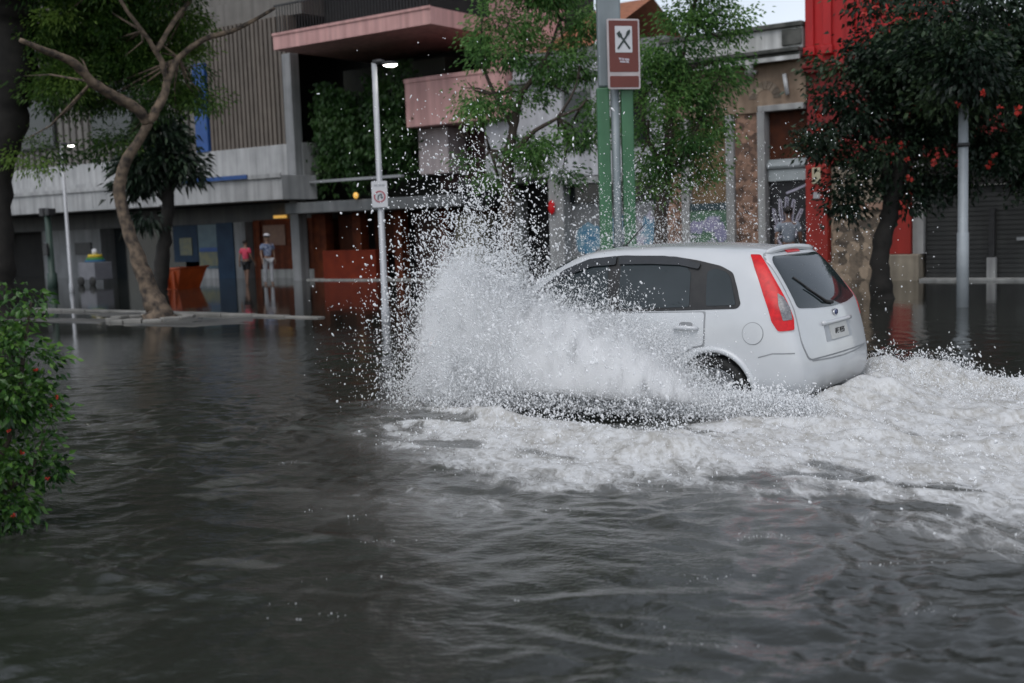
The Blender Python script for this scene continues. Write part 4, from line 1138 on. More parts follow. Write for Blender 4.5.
ct_ = at(97, 281, 40.0); s, t = ST(ct_)
co_ = thing('vendor_cart', 'small grey vendor cart with a yellow green and blue striped cover', 'cart', s, t, 0)
MB().box(s-.5, s+.42, t-.35, t+.35, .18, .78).build('box', mat('dull_grey_tin', (.15, .15, .17), (.19, .19, .21), 3, .5), co_, bevel=.02)
for k, (c, z0, z1) in enumerate((((.03, .14, .26), .80, .86), ((.05, .22, .05), .865, .94), ((.55, .40, .03), .945, 1.05))):
    MB().tube([(s-.02, t, z0), (s-.02, t, z1)], [.36-.05*k, .33-.05*k], 20).build('cover_band', mat(('blue', 'green', 'yellow')[k] + '_cloth', c, None, 4, .7), co_, smooth=True)
MB().tube([(s-.02, t, 1.05), (s-.02, t, 1.2), (s-.02, t, 1.25)], [.10, .09, .03], 12).build('white_bottle', whites, co_, smooth=True)
for dx in (-.36, .3):
    MB().lathe([(.0, -.03), (.16, -.03), (.17, 0), (.16, .03), (0, .03)], 20, 'y', (s+dx, t-.38, .13)).build('wheel', tyre_m, co_, smooth=True)

gp2 = at(53, 288, 38.4); s, t = ST(gp2)
sp_ = thing('signal_post', 'dark green post with a small dark twin box on top, far left', 'post', s, t, 0)
darkgreen = mat('dark_green_paint', (.018, .04, .03), (.025, .05, .038), 3, .5)
MB().tube([(s, t, -.2), (s, t, .5), (s, t, .52), (s, t, 2.4)], [.18, .16, .11, .10], 12).build('column', darkgreen, sp_, smooth=True)
MB().box(s-.28, s-.03, t-.14, t+.14, 2.38, 2.66).build('signal_box', dark_met, sp_, bevel=.03)
MB().box(s+.03, s+.28, t-.14, t+.14, 2.40, 2.64).build('signal_box', dark_met, sp_, bevel=.03)
MB().box(s-.13, s+.13, t-.2, t-.12, 1.1, 1.5).build('control_box', dark_met, sp_, bevel=.02)
# ------------------------------------------------------------------ trees and the near bush
bark_l = mat('pale_peeling_bark', (.20, .145, .10), (.035, .027, .022), 7, .85, .7, detail=9, lo=.36, hi=.64)
bark_d = mat('dark_wet_bark', (.011, .0095, .008), (.022, .019, .016), 5, .85, .5)
bark_m = mat('brown_bark', (.075, .055, .042), (.045, .035, .028), 6, .85, .5)
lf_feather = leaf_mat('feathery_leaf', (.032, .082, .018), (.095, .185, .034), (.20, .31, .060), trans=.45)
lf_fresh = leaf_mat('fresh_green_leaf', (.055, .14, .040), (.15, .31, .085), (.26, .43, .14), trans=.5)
lf_fresh2 = leaf_mat('mid_green_leaf', (.042, .115, .032), (.12, .255, .065), (.215, .37, .105), trans=.5)
lf_dark = leaf_mat('dark_broad_leaf', (.008, .019, .011), (.021, .042, .022), (.055, .092, .038), rough=.42, trans=.2)
lf_bush = leaf_mat('bush_leaf', (.016, .052, .012), (.055, .14, .026), (.14, .27, .045), rough=.3, trans=.25)
flower_m = mat('vermilion_flower', (.42, .025, .012), (.32, .016, .01), 10, .6)

def crown_points(blobs, per_m3, leaves, spread, rg, shell=.55):
    """clump centres in the blobs, then leaves scattered round each clump"""
    C_, D_, T_ = [], [], []
    for c, r, dens in blobs:
        r = np.array(r if hasattr(r, '__len__') else (r, r, r*.8))
        n_ = max(3, int(per_m3*dens*4.19*r[0]*r[1]*r[2]))
        d = rg.normal(size=(n_, 3)); d /= np.linalg.norm(d, axis=1, keepdims=True)
        q = (rg.random(n_)**shell)[:, None]
        cc = np.array(c) + d*q*r
        # uneven outline: drop clumps where a slow noise is low
        keep = fbm(cc[:, 0]*1.1 + cc[:, 2], cc[:, 1]*1.1 - cc[:, 2]*.7, 6, 3) > -.22
        cc, d = cc[keep], d[keep]
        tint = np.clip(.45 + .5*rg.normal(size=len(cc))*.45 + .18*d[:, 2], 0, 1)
        k = rg.integers(leaves//2, leaves*3//2, len(cc))
        idx = np.repeat(np.arange(len(cc)), k)
        off = rg.normal(size=(len(idx), 3))*spread
        off[:, 2] *= .6
        C_.append(cc[idx] + off); D_.append(d[idx]*.7 + off/spread*.6 + rg.normal(size=off.shape)*.35 + np.array([0, 0, -.25]))
        T_.append(np.clip(tint[idx] + .12*rg.normal(size=len(idx)), 0, 1))
    return np.concatenate(C_), np.concatenate(D_), np.concatenate(T_)

def tree(name, label, base, trunk, rtr, limbs, blobs, bark, leafm, per_m3, leaves, spread, size, width, droop=.3, group=None, cat='tree', seed=1, twigs=0):
    rg = np.random.default_rng(seed)
    o = bpy.data.objects.new(name, None); COL.objects.link(o); o.location = base; tag(o, label, cat, group)
    ORIGIN[o.name] = tuple(base)
    def wob(pts, rs, sub=4):
        P_ = [Vector(p) for p in pts]; out = []; ro = []
        for i in range(len(P_)-1):
            for j in range(sub):
                u = j/sub
                p0, p1, p2, p3 = P_[max(i-1, 0)], P_[i], P_[i+1], P_[min(i+2, len(P_)-1)]
                q = .5*((2*p1) + (p2-p0)*u + (2*p0-5*p1+4*p2-p3)*u*u + (3*p1-p0-3*p2+p3)*u**3)
                r = rs[i]*(1-u) + rs[i+1]*u
                out.append(q + Vector(rg.normal(size=3))*r*.08); ro.append(r*(1+.07*rg.normal()))
        out.append(P_[-1]); ro.append(rs[-1]); return out, ro
    tb = MB(); p_, r_ = wob(trunk, rtr); tb.tube(p_, r_, 12)
    tr_ = tb.build('trunk', bark, o, smooth=True)
    for pts, rs in limbs:
        lb = MB(); p_, r_ = wob(pts, rs); lb.tube(p_, r_, 8); lb.build('limb', bark, tr_, ORIGIN[o.name], smooth=True)
    if twigs:
        ends = [Vector(l[0][-1]) for l in limbs] + [Vector(l[0][len(l[0])//2]) for l in limbs]
        for c, r, dn in blobs:
            c = Vector(c); near = min(ends, key=lambda e_: (e_-c).length)
            for k in range(twigs):
                e_ = c + Vector(rg.normal(size=3))*(r if not hasattr(r, '__len__') else r[0])*.5
                mid = near.lerp(e_, .5) + Vector(rg.normal(size=3))*.12
                MB().tube([near, mid, e_], [.028, .018, .006], 5).build('twig', bark, tr_, ORIGIN[o.name], smooth=True)
    c_, d_, t_ = crown_points(blobs, per_m3, leaves, spread, rg)
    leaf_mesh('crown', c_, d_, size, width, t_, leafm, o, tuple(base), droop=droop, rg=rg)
    return o

def PX(lst, Y):   # picture places at depth Y, with radii given in picture units
    out = []
    for e_ in lst:
        px, py, rp, dens = e_[:4]; y = Y + (e_[4] if len(e_) > 4 else 0)
        out.append((tuple(at(px, py, y)), rp*y/FPX, dens))
    return out
def PT(lst, Y): return [tuple(at(x, y, Y + (d[0] if d else 0))) for x, y, *d in lst]

# the leaning tree on the island
Y = 22.6
tree('leaning_tree', 'leaning tree with pale peeling bark and feathery crown on the traffic island', at(160, 318, Y),
     PT([(162, 326), (158, 312), (149, 288), (138, 258), (127, 226), (119, 192), (125, 165), (140, 138), (149, 122)], Y), [.36, .24, .175, .145, .125, .112, .10, .088, .078],
     [(PT([(148, 123), (137, 109, -.2), (116, 97, -.5), (92, 82, -.9), (74, 63, -1.2), (47, 51, -1.6), (20, 40, -2)], Y), [.10, .115, .10, .09, .08, .065, .04]),
      (PT([(149, 122), (156, 110), (163, 98, .1), (168, 80, .2), (179, 58, .3), (205, 39, .3), (237, 29, .3), (275, 8, .4)], Y), [.10, .09, .085, .08, .065, .055, .045, .03]),
      (PT([(167, 84, .2), (163, 66, .1), (155, 50), (142, 31, -.2), (122, 3, -.4), (105, -30, -.6)], Y), [.07, .06, .055, .045, .035, .02]),
      (PT([(156, 52), (171, 26, .3), (190, 0, .6), (215, -35, 1)], Y), [.055, .05, .04, .025])],
     PX([(95, 15, 62, 1, 1.5), (150, 55, 46, 1, 1.8), (60, 85, 44, .8, 1.2), (178, 95, 30, 1, 1.2), (125, 40, 45, 1, 2.4), (75, 50, 40, .9, 2.4), (45, 150, 34, .45, 1.5), (115, 140, 30, .35, 2), (190, 68, 18, .9, 1), (120, 90, 40, .7, 2.2), (40, 25, 40, .8, 1.5), (190, 20, 30, .5, 1.5),
         (150, -60, 90, .6, 1), (40, -80, 100, .7, 1), (250, -60, 60, .4, 1), (205, 100, 10, .9, 1)], Y),
     bark_l, lf_feather, 18, 170, .20, .085, .42, .3, seed=21, twigs=2)
# darker tree behind it
Y = 33.2
tree('dark_leaved_tree', 'dark broad-leaved tree behind the leaning tree, beside the orange skip', at(160, 292, Y),
     PT([(159, 300), (160, 285), (163, 255), (166, 225), (168, 195), (165, 170)], Y), [.30, .24, .21, .19, .16, .1],
     [(PT([(167, 205), (155, 180), (140, 160)], Y), [.1, .08, .04]), (PT([(167, 200), (178, 175), (186, 155)], Y), [.1, .07, .04])],
     PX([(150, 165, 28, 1), (178, 160, 22, 1), (134, 188, 17, 1), (165, 135, 24, 1), (145, 215, 14, .6), (190, 172, 10, .9), (160, 110, 20, .8)], Y),
     bark_d, lf_dark, 12, 70, .22, .24, .34, .45, seed=5)
# huge dark trunk at the left edge, its crown high above the street
Y = 24
tree('old_street_tree', 'old street tree with a thick dark trunk at the left edge of the street', at(2, 318, Y),
     PT([(0, 326), (0, 310), (-1, 270), (-2, 220), (-3, 170), (2, 125), (6, 90), (8, 40), (10, -10), (15, -70)], Y), [.46, .36, .31, .29, .30, .46, .52, .55, .52, .4],
     [(PT([(10, -10), (60, -80, -1), (150, -140, -3), (240, -190, -4)], Y), [.4, .3, .2, .1]), (PT([(10, -30), (-60, -120, -1), (-140, -200, -2)], Y), [.4, .25, .1]), (PT([(16, 30), (30, 5, -.2), (38, -30, -.4)], Y), [.15, .1, .08])],
     PX([(40, -190, 130, .5, -2), (180, -230, 120, .5, -3), (300, -270, 110, .45, -3), (-90, -150, 130, .5, -1), (110, -330, 160, .4, -2), (300, -400, 150, .3, -3), (60, -60, 50, .4, 0)], Y),
     bark_d, lf_feather, 2.6, 110, .32, .16, .40, .4, seed=8)
# two fresh green trees behind the sign post
Y = 20.5
tree('feathery_tree', 'light green feathery tree left of the green sign post', at(511, 330, Y),
     PT([(512, 345), (511, 300), (510, 250), (508, 200), (509, 160), (514, 120), (522, 90)], Y), [.17, .14, .125, .115, .10, .08, .05],
     [(PT([(510, 160), (530, 135, -.2), (558, 118, -.3), (580, 108, -.3)], Y), [.06, .045, .03, .015]), (PT([(512, 125), (495, 95), (480, 60)], Y), [.05, .035, .02]), (PT([(520, 95), (545, 60), (560, 20)], Y), [.05, .035, .02]), (PT([(509, 170), (490, 150), (470, 140)], Y), [.05, .03, .015]), (PT([(558, 118, -.3), (572, 95, -.3), (578, 78, -.3)], Y), [.03, .02, .01])],
     PX([(510, 55, 34, .9), (487, 105, 24, .9), (556, 62, 30, .8), (578, 140, 24, .9), (530, 150, 26, 1), (482, 155, 20, .8), (500, 25, 32, .8), (588, 28, 26, .8), (545, -20, 50, .6), (470, 95, 16, .9), (585, 70, 18, .7), (555, 175, 20, .7), (500, 185, 16, .6), (462, 135, 12, .7), (600, 110, 16, .6), (525, 100, 16, .6)], Y),
     bark_m, lf_fresh, 34, 165, .17, .075, .45, .3, 'feathery green trees behind the sign post', seed=3, twigs=2)
Y = 19.2
tree('feathery_tree', 'dense darker green feathery tree right of the green sign post', at(662, 332, Y),
     PT([(664, 345), (662, 300), (660, 250), (662, 200), (668, 150), (672, 110)], Y), [.16, .14, .12, .11, .09, .05],
     [(PT([(662, 190), (685, 150), (705, 110)], Y), [.06, .04, .02]), (PT([(664, 170), (648, 140), (640, 100)], Y), [.06, .04, .02]), (PT([(671, 115), (680, 70), (690, 20)], Y), [.05, .035, .02])],
     PX([(668, 45, 34, .9), (698, 85, 28, .9), (658, 108, 34, 1), (690, 140, 30, 1), (652, 165, 26, 1), (716, 60, 13, .6), (692, 12, 30, .8), (662, 192, 20, .9), (645, 70, 24, .9), (690, -30, 45, .6), (726, 34, 9, .4), (715, 118, 14, .8), (640, 130, 20, .8), (705, 170, 14, .7), (735, 20, 6, .5), (722, 80, 12, .8)], Y),
     bark_m, lf_fresh2, 29, 160, .18, .075, .45, .3, 'feathery green trees behind the sign post', seed=4, twigs=2)
# dark flowering tree at the right
Y = 21.0
ft = tree('flowering_tree', 'dark dense tree dotted with red flowers at the right by the red building', at(884, 302, Y),
     PT([(884, 312), (882, 290), (880, 262), (884, 235), (890, 210), (895, 185), (905, 150)], Y), [.25, .19, .17, .16, .15, .14, .10],
     [(PT([(894, 190), (870, 150), (840, 120)], Y), [.1, .07, .03]), (PT([(896, 180), (930, 130), (970, 80)], Y), [.1, .07, .03]), (PT([(903, 155), (900, 90), (910, 20)], Y), [.1, .06, .03]), (PT([(930, 130), (985, 140), (1040, 120)], Y), [.06, .05, .03])],
     PX([(915, 60, 62, .8), (858, 110, 36, 1), (836, 150, 26, 1), (900, 140, 48, .9), (960, 110, 58, .8), (1005, 50, 62, .8), (880, 45, 36, .9), (1000, 150, 42, .8), (930, 178, 32, .8), (856, 186, 20, .9), (818, 128, 13, .9), (950, -20, 50, .6), (870, -5, 28, .7), (1070, 60, 80, .5), (1060, 150, 55, .6), (845, 205, 12, .8), (800, 108, 6, .8), (832, 92, 26, .9, -.3), (815, 126, 21, 1, -.3), (811, 152, 15, 1, -.3), (848, 62, 24, .8, -.2), (905, 200, 18, .7), (965, 185, 24, .8), (1010, 195, 22, .7), (962, 60, 48, 1, -2.7), (985, 10, 50, .9, -2.8), (945, 95, 26, 1, -2.6), (968, 100, 22, 1, -2.7), (940, 10, 45, .9, -2.6), (1010, 90, 32, .9, -2.4)], Y),
     bark_d, lf_dark, 19, 150, .20, .095, .60, .3, seed=9)
fl = MB()
def petal_cluster(r_, n_, seed):
    rg = np.random.default_rng(seed); m_ = MB()
    for k in range(n_):
        d = Vector(rg.normal(size=3)).normalized(); d.z = abs(d.z)
        a = d.orthogonal().normalized(); b2 = d.cross(a)
        tip = d*r_; md_ = d*r_*.6
        m_.add([d*r_*.1, md_+a*r_*.32, tip, md_-a*r_*.32+b2*r_*.12], [(0, 1, 2), (0, 2, 3)])
    return m_
f0 = petal_cluster(.085, 9, 3).build('flower', flower_m, ft, (0, 0, 0))
FLW = [(1000, 108, -2.9), (1018, 110, -2.9), (985, 93, -3.3), (957, 105, -3.2), (903, 145, -1.0), (906, 158, -1.0), (938, 155, -1), (960, 164, -.9), (933, 162, -.9), (995, 156, -.9), (974, 43, -1.3), (1005, 9, -1.4), (1013, 6, -1.4), (975, 21, -1.4), (818, 114, -.5), (910, 178, -.6), (820, 130, -.4), (875, 5, -.8), (866, 12, -.8), (945, 3, -1.5), (890, 30, -1.0), (990, 165, -.9), (845, 95, -.6)]
for i, (px, py, dy) in enumerate(FLW):
    o = f0 if i == 0 else f0.copy()
    if i: COL.objects.link(o)
    o.parent = ft; o.location = at(px, py, 21.0 + dy - .5) - ft.location; o.rotation_euler = (i*.7, i*1.3, i*2.1); sc_ = .7 + .5*((i*37) % 10)/10; o.scale = (sc_, sc_, sc_)
# near bush with red flowers
Y = 6.25
bs3 = tree('flowering_bush', 'glossy green bush with small red flowers at the left edge, close to the camera', at(-10, 545, Y),
     PT([(-12, 560), (-10, 500), (-5, 440), (0, 380)], Y), [.03, .025, .02, .01],
     [(PT([(-10, 480), (15, 420), (25, 340), (32, 300)], Y), [.02, .014, .01, .005]), (PT([(-10, 500), (30, 470), (45, 430)], Y), [.02, .012, .006]), (PT([(-8, 460), (-40, 400), (-50, 320)], Y), [.02, .012, .006])],
     PX([(18, 325, 24, 1), (30, 300, 9, 1), (5, 345, 32, 1), (38, 350, 19, 1), (42, 385, 16, 1), (15, 400, 42, 1), (40, 425, 20, 1), (25, 460, 38, 1), (45, 465, 17, 1), (12, 500, 40, 1), (35, 505, 18, .9), (-30, 380, 70, .7), (-40, 470, 70, .7), (5, 525, 30, .9), (0, 300, 16, .9), (52, 470, 9, .8), (50, 362, 8, .8), (15, 291, 7, .9), (-30, 320, 30, .8)], Y),
     bark_m, lf_bush, 1000, 15, .05, .047, .5, .15, cat='bush', seed=12)
g0 = petal_cluster(.017, 9, 5).build('flower', flower_m, bs3, (0, 0, 0))
for i, (px, py, dy) in enumerate([(36, 371, -.12), (56, 397, -.10), (50, 406, -.1), (13, 515, -.2), (22, 452, -.2), (48, 478, -.12), (8, 430, -.22)]):
    o = g0 if i == 0 else g0.copy()
    if i: COL.objects.link(o)
    o.parent = bs3; o.location = at(px, py, Y + dy) - bs3.location; o.rotation_euler = (i, i*1.7, i*.6)
# ------------------------------------------------------------------ people
def skin_mesh(nodes, edges, root, sub=2):
    me_ = bpy.data.meshes.new('skin'); names = list(nodes)
    me_.from_pydata([nodes[k][0] for k in names], [(names.index(a), names.index(b_)) for a, b_ in edges], [])
    o = bpy.data.objects.new('skin', me_); COL.objects.link(o)
    sm = o.modifiers.new('skin', 'SKIN'); sm.use_smooth_shade = True; sm.branch_smoothing = .6
    for i, k in enumerate(names):
        r = nodes[k][1]; d_ = me_.skin_vertices[0].data[i]
        d_.radius = r if hasattr(r, '__len__') else (r, r); d_.use_root = (k == root)
    ss_ = o.modifiers.new('s', 'SUBSURF'); ss_.levels = sub; ss_.render_levels = sub
    out = eval_mesh(o); bpy.data.objects.remove(o)
    return out

def person(label, p, turn, h, top_c, low_c, long_legs, skin_c, hair_c, stride=.12, arm=.12, cap_c=None, tex2=None):
    k = h/1.72
    o = bpy.data.objects.new('person', None); COL.objects.link(o); o.location = p; o.rotation_euler = (0, 0, turn); o.scale = (k, k, k)
    tag(o, label, 'person'); ORIGIN[o.name] = (0, 0, 0)
    skin = mat('skin_%d' % int(skin_c[0]*1000), skin_c, None, 4, .55)
    N_ = {'pel': ((0, 0, .93), (.125, .105)), 'waist': ((0, .0, 1.08), (.115, .09)), 'chest': ((0, .0, 1.30), (.145, .10)), 'neck0': ((0, .0, 1.44), (.06, .055)), 'neck': ((0, -.015, 1.50), (.052, .052)),
          'head': ((0, -.025, 1.58), (.072, .085)), 'crown': ((0, -.015, 1.665), (.066, .078))}
    E_ = [('pel', 'waist'), ('waist', 'chest'), ('chest', 'neck0'), ('neck0', 'neck'), ('neck', 'head'), ('head', 'crown')]
    for s, q in ((1, 1), (-1, -1)):
        st = stride*q
        N_.update({f'hip{s}': ((.09*s, 0, .88), .085), f'knee{s}': ((.10*s, -st*.6-.01, .48), .056), f'ank{s}': ((.10*s, -st*.9+.02, .08), .038), f'toe{s}': ((.11*s, -st*.9-.13, .03), .032),
                   f'sh{s}': ((.175*s, 0, 1.40), .058), f'elb{s}': ((.235*s, .02+arm*q*.3, 1.12), .040), f'wri{s}': ((.255*s, -.06+arm*q, .89), .026), f'palm{s}': ((.262*s, -.075+arm*q, .82), (.034, .020))})
        E_ += [('pel', f'hip{s}'), (f'hip{s}', f'knee{s}'), (f'knee{s}', f'ank{s}'), (f'ank{s}', f'toe{s}'), ('chest', f'sh{s}'), (f'sh{s}', f'elb{s}'), (f'elb{s}', f'wri{s}'), (f'wri{s}', f'palm{s}')]
        for f in range(4):
            y0 = -.105 + .022*f + arm*q; ln = (.075, .085, .08, .062)[f]
            N_[f'f{s}{f}a'] = ((.265*s, y0, .79), .010); N_[f'f{s}{f}b'] = ((.258*s, y0-.004, .79-ln*.55), .009); N_[f'f{s}{f}c'] = ((.245*s, y0-.006, .79-ln), .007)
            E_ += [(f'palm{s}', f'f{s}{f}a'), (f'f{s}{f}a', f'f{s}{f}b'), (f'f{s}{f}b', f'f{s}{f}c')]
        N_[f't{s}a'] = ((.25*s, -.115+arm*q, .835), .011); N_[f't{s}b'] = ((.24*s, -.135+arm*q, .80), .009)
        E_ += [(f'palm{s}', f't{s}a'), (f't{s}a', f't{s}b')]
    body_ = link_mesh('body', skin_mesh(N_, E_, 'pel', 1), skin, o, True)
    MB().ell((0, -.118, 1.585), (.013, .02, .02)).build('nose', skin, body_, (0, 0, 0), True)
    for s in (1, -1):
        MB().ell((.03*s, -.098, 1.615), (.012, .008, .007)).build('eye', mat('eye_dark', (.02, .015, .012), None, 4, .2), body_, (0, 0, 0), True)
        MB().ell((.078*s, -.01, 1.60), (.012, .022, .032)).build('ear', skin, body_, (0, 0, 0), True)
    MB().ell((0, -.106, 1.545), (.025, .008, .006)).build('mouth', mat('lips', (.22, .09, .08), None, 4, .5), body_, (0, 0, 0), True)
    hm = MB().ell((0, .005, 1.66), (.088, .105, .085), 16, 10); hm.v = [(x, y, max(z, 1.635 - (y > 0)*.09)) for x, y, z in hm.v]
    hm.build('hair', mat('hair_%d' % int(hair_c[0]*1000), hair_c, None, 8, .6), o, smooth=True)
    if cap_c:
        cm = MB().ell((0, .0, 1.70), (.10, .118, .075), 16, 10); cm.v = [(x, y, max(z, 1.685)) for x, y, z in cm.v]
        cm.prism([(-.07, 1.69), (.07, 1.69), (.06, 1.70), (-.06, 1.70)], -.20, -.09)
        cm.build('cap', mat('cap_cloth', cap_c, None, 6, .7), o, smooth=True)
    S_ = {'a': ((0, 0, .95), (.150, .125)), 'b': ((0, 0, 1.10), (.145, .115)), 'c': ((0, 0, 1.30), (.170, .122)), 'd': ((0, 0, 1.415), (.10, .085))}
    F_ = [('a', 'b'), ('b', 'c'), ('c', 'd')]
    for s, q in ((1, 1), (-1, -1)):
        S_[f's{s}'] = ((.178*s, 0, 1.395), .075); S_[f'e{s}'] = ((.222*s, .012+arm*q*.2, 1.20), .062)
        F_ += [('c', f's{s}'), (f's{s}', f'e{s}')]
    tm_ = mat('top_%d_%d' % (int(top_c[0]*1000), int(top_c[1]*1000)), top_c, tex2 or tuple(x*.85 for x in top_c), 14 if tex2 else 5, .8)
    link_mesh('shirt', skin_mesh(S_, F_, 'a', 2), tm_, o, True)
    T_ = {'p': ((0, 0, .94), (.142, .12))}; G_ = []
    for s, q in ((1, 1), (-1, -1)):
        st = stride*q
        T_[f'h{s}'] = ((.092*s, 0, .86), .10); T_[f'm{s}'] = ((.098*s, -st*.4, .58), .078); G_ += [('p', f'h{s}'), (f'h{s}', f'm{s}')]
        if long_legs: T_[f'k{s}'] = ((.10*s, -st*.6, .46), .07); T_[f'l{s}'] = ((.10*s, -st*.9+.02, .12), .055); G_ += [(f'm{s}', f'k{s}'), (f'k{s}', f'l{s}')]
    link_mesh('trousers' if long_legs else 'shorts', skin_mesh(T_, G_, 'p', 2), mat('low_%d_%d' % (int(low_c[0]*1000), int(low_c[2]*1000)), low_c, None, 5, .8), o, True)
    for s, q in ((1, 1), (-1, -1)):
        MB().ell((.11*s, -stride*q*.9-.05, .035), (.045, .13, .04)).build('shoe', mat('shoe_dark', (.03, .03, .03), None, 4, .6), o, smooth=True)
    return o
def onpave(px, Y): q = at(px, 280, Y); q.z = -.05; return q
person('person in a pink top and black shorts standing before the white door frame', onpave(247, 36.0), rad(150), 1.44, (.72, .07, .13), (.012, .012, .014), False, (.28, .16, .11), (.02, .016, .014), .10, .14)
person('person in a blue and white patterned top and pale trousers with a white cap', onpave(269, 35.6), rad(35), 1.58, (.34, .38, .48), (.46, .46, .48), True, (.27, .16, .11), (.02, .016, .014), .06, .08, (.6, .58, .62), (.05, .08, .18))
person('person in a grey T-shirt and dark trousers standing beyond the car roof', onpave(789, 24.6), rad(165), 1.80, (.25, .28, .33), (.04, .045, .06), True, (.22, .12, .085), (.015, .012, .01), .08, .10, None, (.20, .23, .28))
# ------------------------------------------------------------------ spray thrown up by the car: drops as real bodies
srg = np.random.default_rng(77)
G = 9.81
def ballistic(n_j, per, x0f, y0f, vf, tmax, jit, side=1, clump=.1, z0=.02):
    """jets leave the wheel line; drops sit along each jet at their own moment of flight"""
    out = []
    x0 = x0f(n_j); y0 = y0f(n_j); v = vf(n_j, x0)
    jets = np.repeat(np.arange(n_j), per)
    n_ = len(jets)
    sp = 1 + clump*srg.normal(size=(n_, 1)) - .25*srg.random((n_, 1))**2
    vv = v[jets]*sp
    tl = np.minimum((vv[:, 2] + np.sqrt(np.maximum(vv[:, 2]**2 + 2*G*z0, 0)))/G, tmax)
    t_ = tl*srg.random(n_)**.85
    p = np.stack([x0[jets], y0[jets], np.full(n_, z0)], 1) + vv*t_[:, None]
    p[:, 2] -= .5*G*t_**2
    p += srg.normal(size=p.shape)*jit*(0.4 + t_[:, None]*1.6)
    p[:, 1] *= side
    return p[p[:, 2] > -.02]

P_small, P_mid, P_big = [], [], []
# tall fan at the front wheel
def vA(n, x): return np.stack([np.clip(srg.normal(-.15, .5, n), -1.3, .85), np.clip(np.abs(srg.normal(.35, .35, n)), 0, .9), 1.4 + 5.3*srg.random(n)**1.2], 1)
P_mid.append(ballistic(150, 150, lambda n: srg.normal(2.28, .18, n), lambda n: .80 + .18*np.abs(srg.normal(size=n)), vA, .95, .030, clump=.06))
P_mid.append(ballistic(260, 55, lambda n: srg.normal(2.25, .22, n), lambda n: .80 + .18*np.abs(srg.normal(size=n)), vA, .95, .055))
P_big.append(ballistic(170, 26, lambda n: srg.normal(2.25, .20, n), lambda n: .80 + .22*np.abs(srg.normal(size=n)), lambda n, x: vA(n, x)*np.array([1.25, 1.3, 1.03]), .95, .08))
P_small.append(ballistic(190, 480, lambda n: srg.normal(2.21, .24, n), lambda n: .80 + .2*np.abs(srg.normal(size=n)), lambda n, x: vA(n, x)*np.array([.9, 1, .74]), .8, .030, clump=.07))
# looser low jets ahead of the wheel feather the leading edge
P_mid.append(ballistic(110, 60, lambda n: srg.normal(2.45, .25, n), lambda n: .82 + .2*np.abs(srg.normal(size=n)), lambda n, x: np.stack([np.clip(srg.normal(.75, .55, n), -.3, 1.7), .1 + .8*srg.random(n), 1.2 + 3.4*srg.random(n)**1.3], 1), .8, .05))
P_small.append(ballistic(110, 120, lambda n: srg.normal(2.45, .25, n), lambda n: .82 + .2*np.abs(srg.normal(size=n)), lambda n, x: np.stack([np.clip(srg.normal(.6, .5, n), -.3, 1.5), .1 + .8*srg.random(n), 1.0 + 3.0*srg.random(n)**1.3], 1), .7, .04))
# the same fan at the far front wheel, seen over the bonnet and roof
def vF(n, x): return np.stack([srg.normal(-1.7, .9, n), np.abs(srg.normal(.5, .5, n)), 2.0 + 4.2*srg.random(n)**1.1], 1)
P_mid.append(ballistic(420, 36, lambda n: srg.normal(2.6, .25, n), lambda n: .85 + .3*np.abs(srg.normal(size=n)), vF, .95, .09, -1))
P_small.append(ballistic(420, 90, lambda n: srg.normal(2.6, .25, n), lambda n: .85 + .3*np.abs(srg.normal(size=n)), vF, .9, .09, -1))
# white sheet along the near side, dropping toward the rear wheel
HS = ([.2, .45, .8, 1.2, 1.7, 2.2, 2.7, 3.1, 3.4], [.30, .48, .66, .78, .92, 1.10, 1.25, 1.15, .8])
def vS(n, x):
    h = np.interp(x, *HS)*(.10 + .95*srg.random(n))
    return np.stack([srg.normal(-.55, .35, n), .02 + .50*srg.random(n)**1.4, np.sqrt(2*G*np.maximum(h, .02))], 1)
xs_ = lambda n: .40 + 2.3*srg.random(n)**.85
def thin(p):
    """the sheet arches clear of the water: few drops close to the surface under it"""
    k = (p[:, 2] > .17 + .05*srg.normal(size=len(p))) | (srg.random(len(p)) < .16) | (p[:, 0] > 2.5)
    return p[k]
P_small.append(thin(ballistic(1300, 430, xs_, lambda n: .88 + .12*srg.random(n), vS, .9, .024, clump=.08)))
P_mid.append(thin(ballistic(800, 22, xs_, lambda n: .90 + .15*srg.random(n), lambda n, x: vS(n, x)*np.array([1, 1.3, 1.06]), .95, .05)))
# loose drops over the windows and low in front
P_big.append(ballistic(260, 10, lambda n: .8 + 2.3*srg.random(n), lambda n: .92 + .2*srg.random(n), lambda n, x: np.stack([srg.normal(-.5, .6, n), .1 + .8*srg.random(n), np.sqrt(2*G*np.interp(x, *HS)*(.8 + .55*srg.random(n)))], 1), .95, .08))
P_mid.append(ballistic(420, 16, lambda n: .3 + 2.6*srg.random(n), lambda n: .95 + .2*srg.random(n), lambda n, x: np.stack([srg.normal(-.4, .5, n), .6 + 1.3*srg.random(n), .6 + 1.3*srg.random(n)], 1), .6, .07))
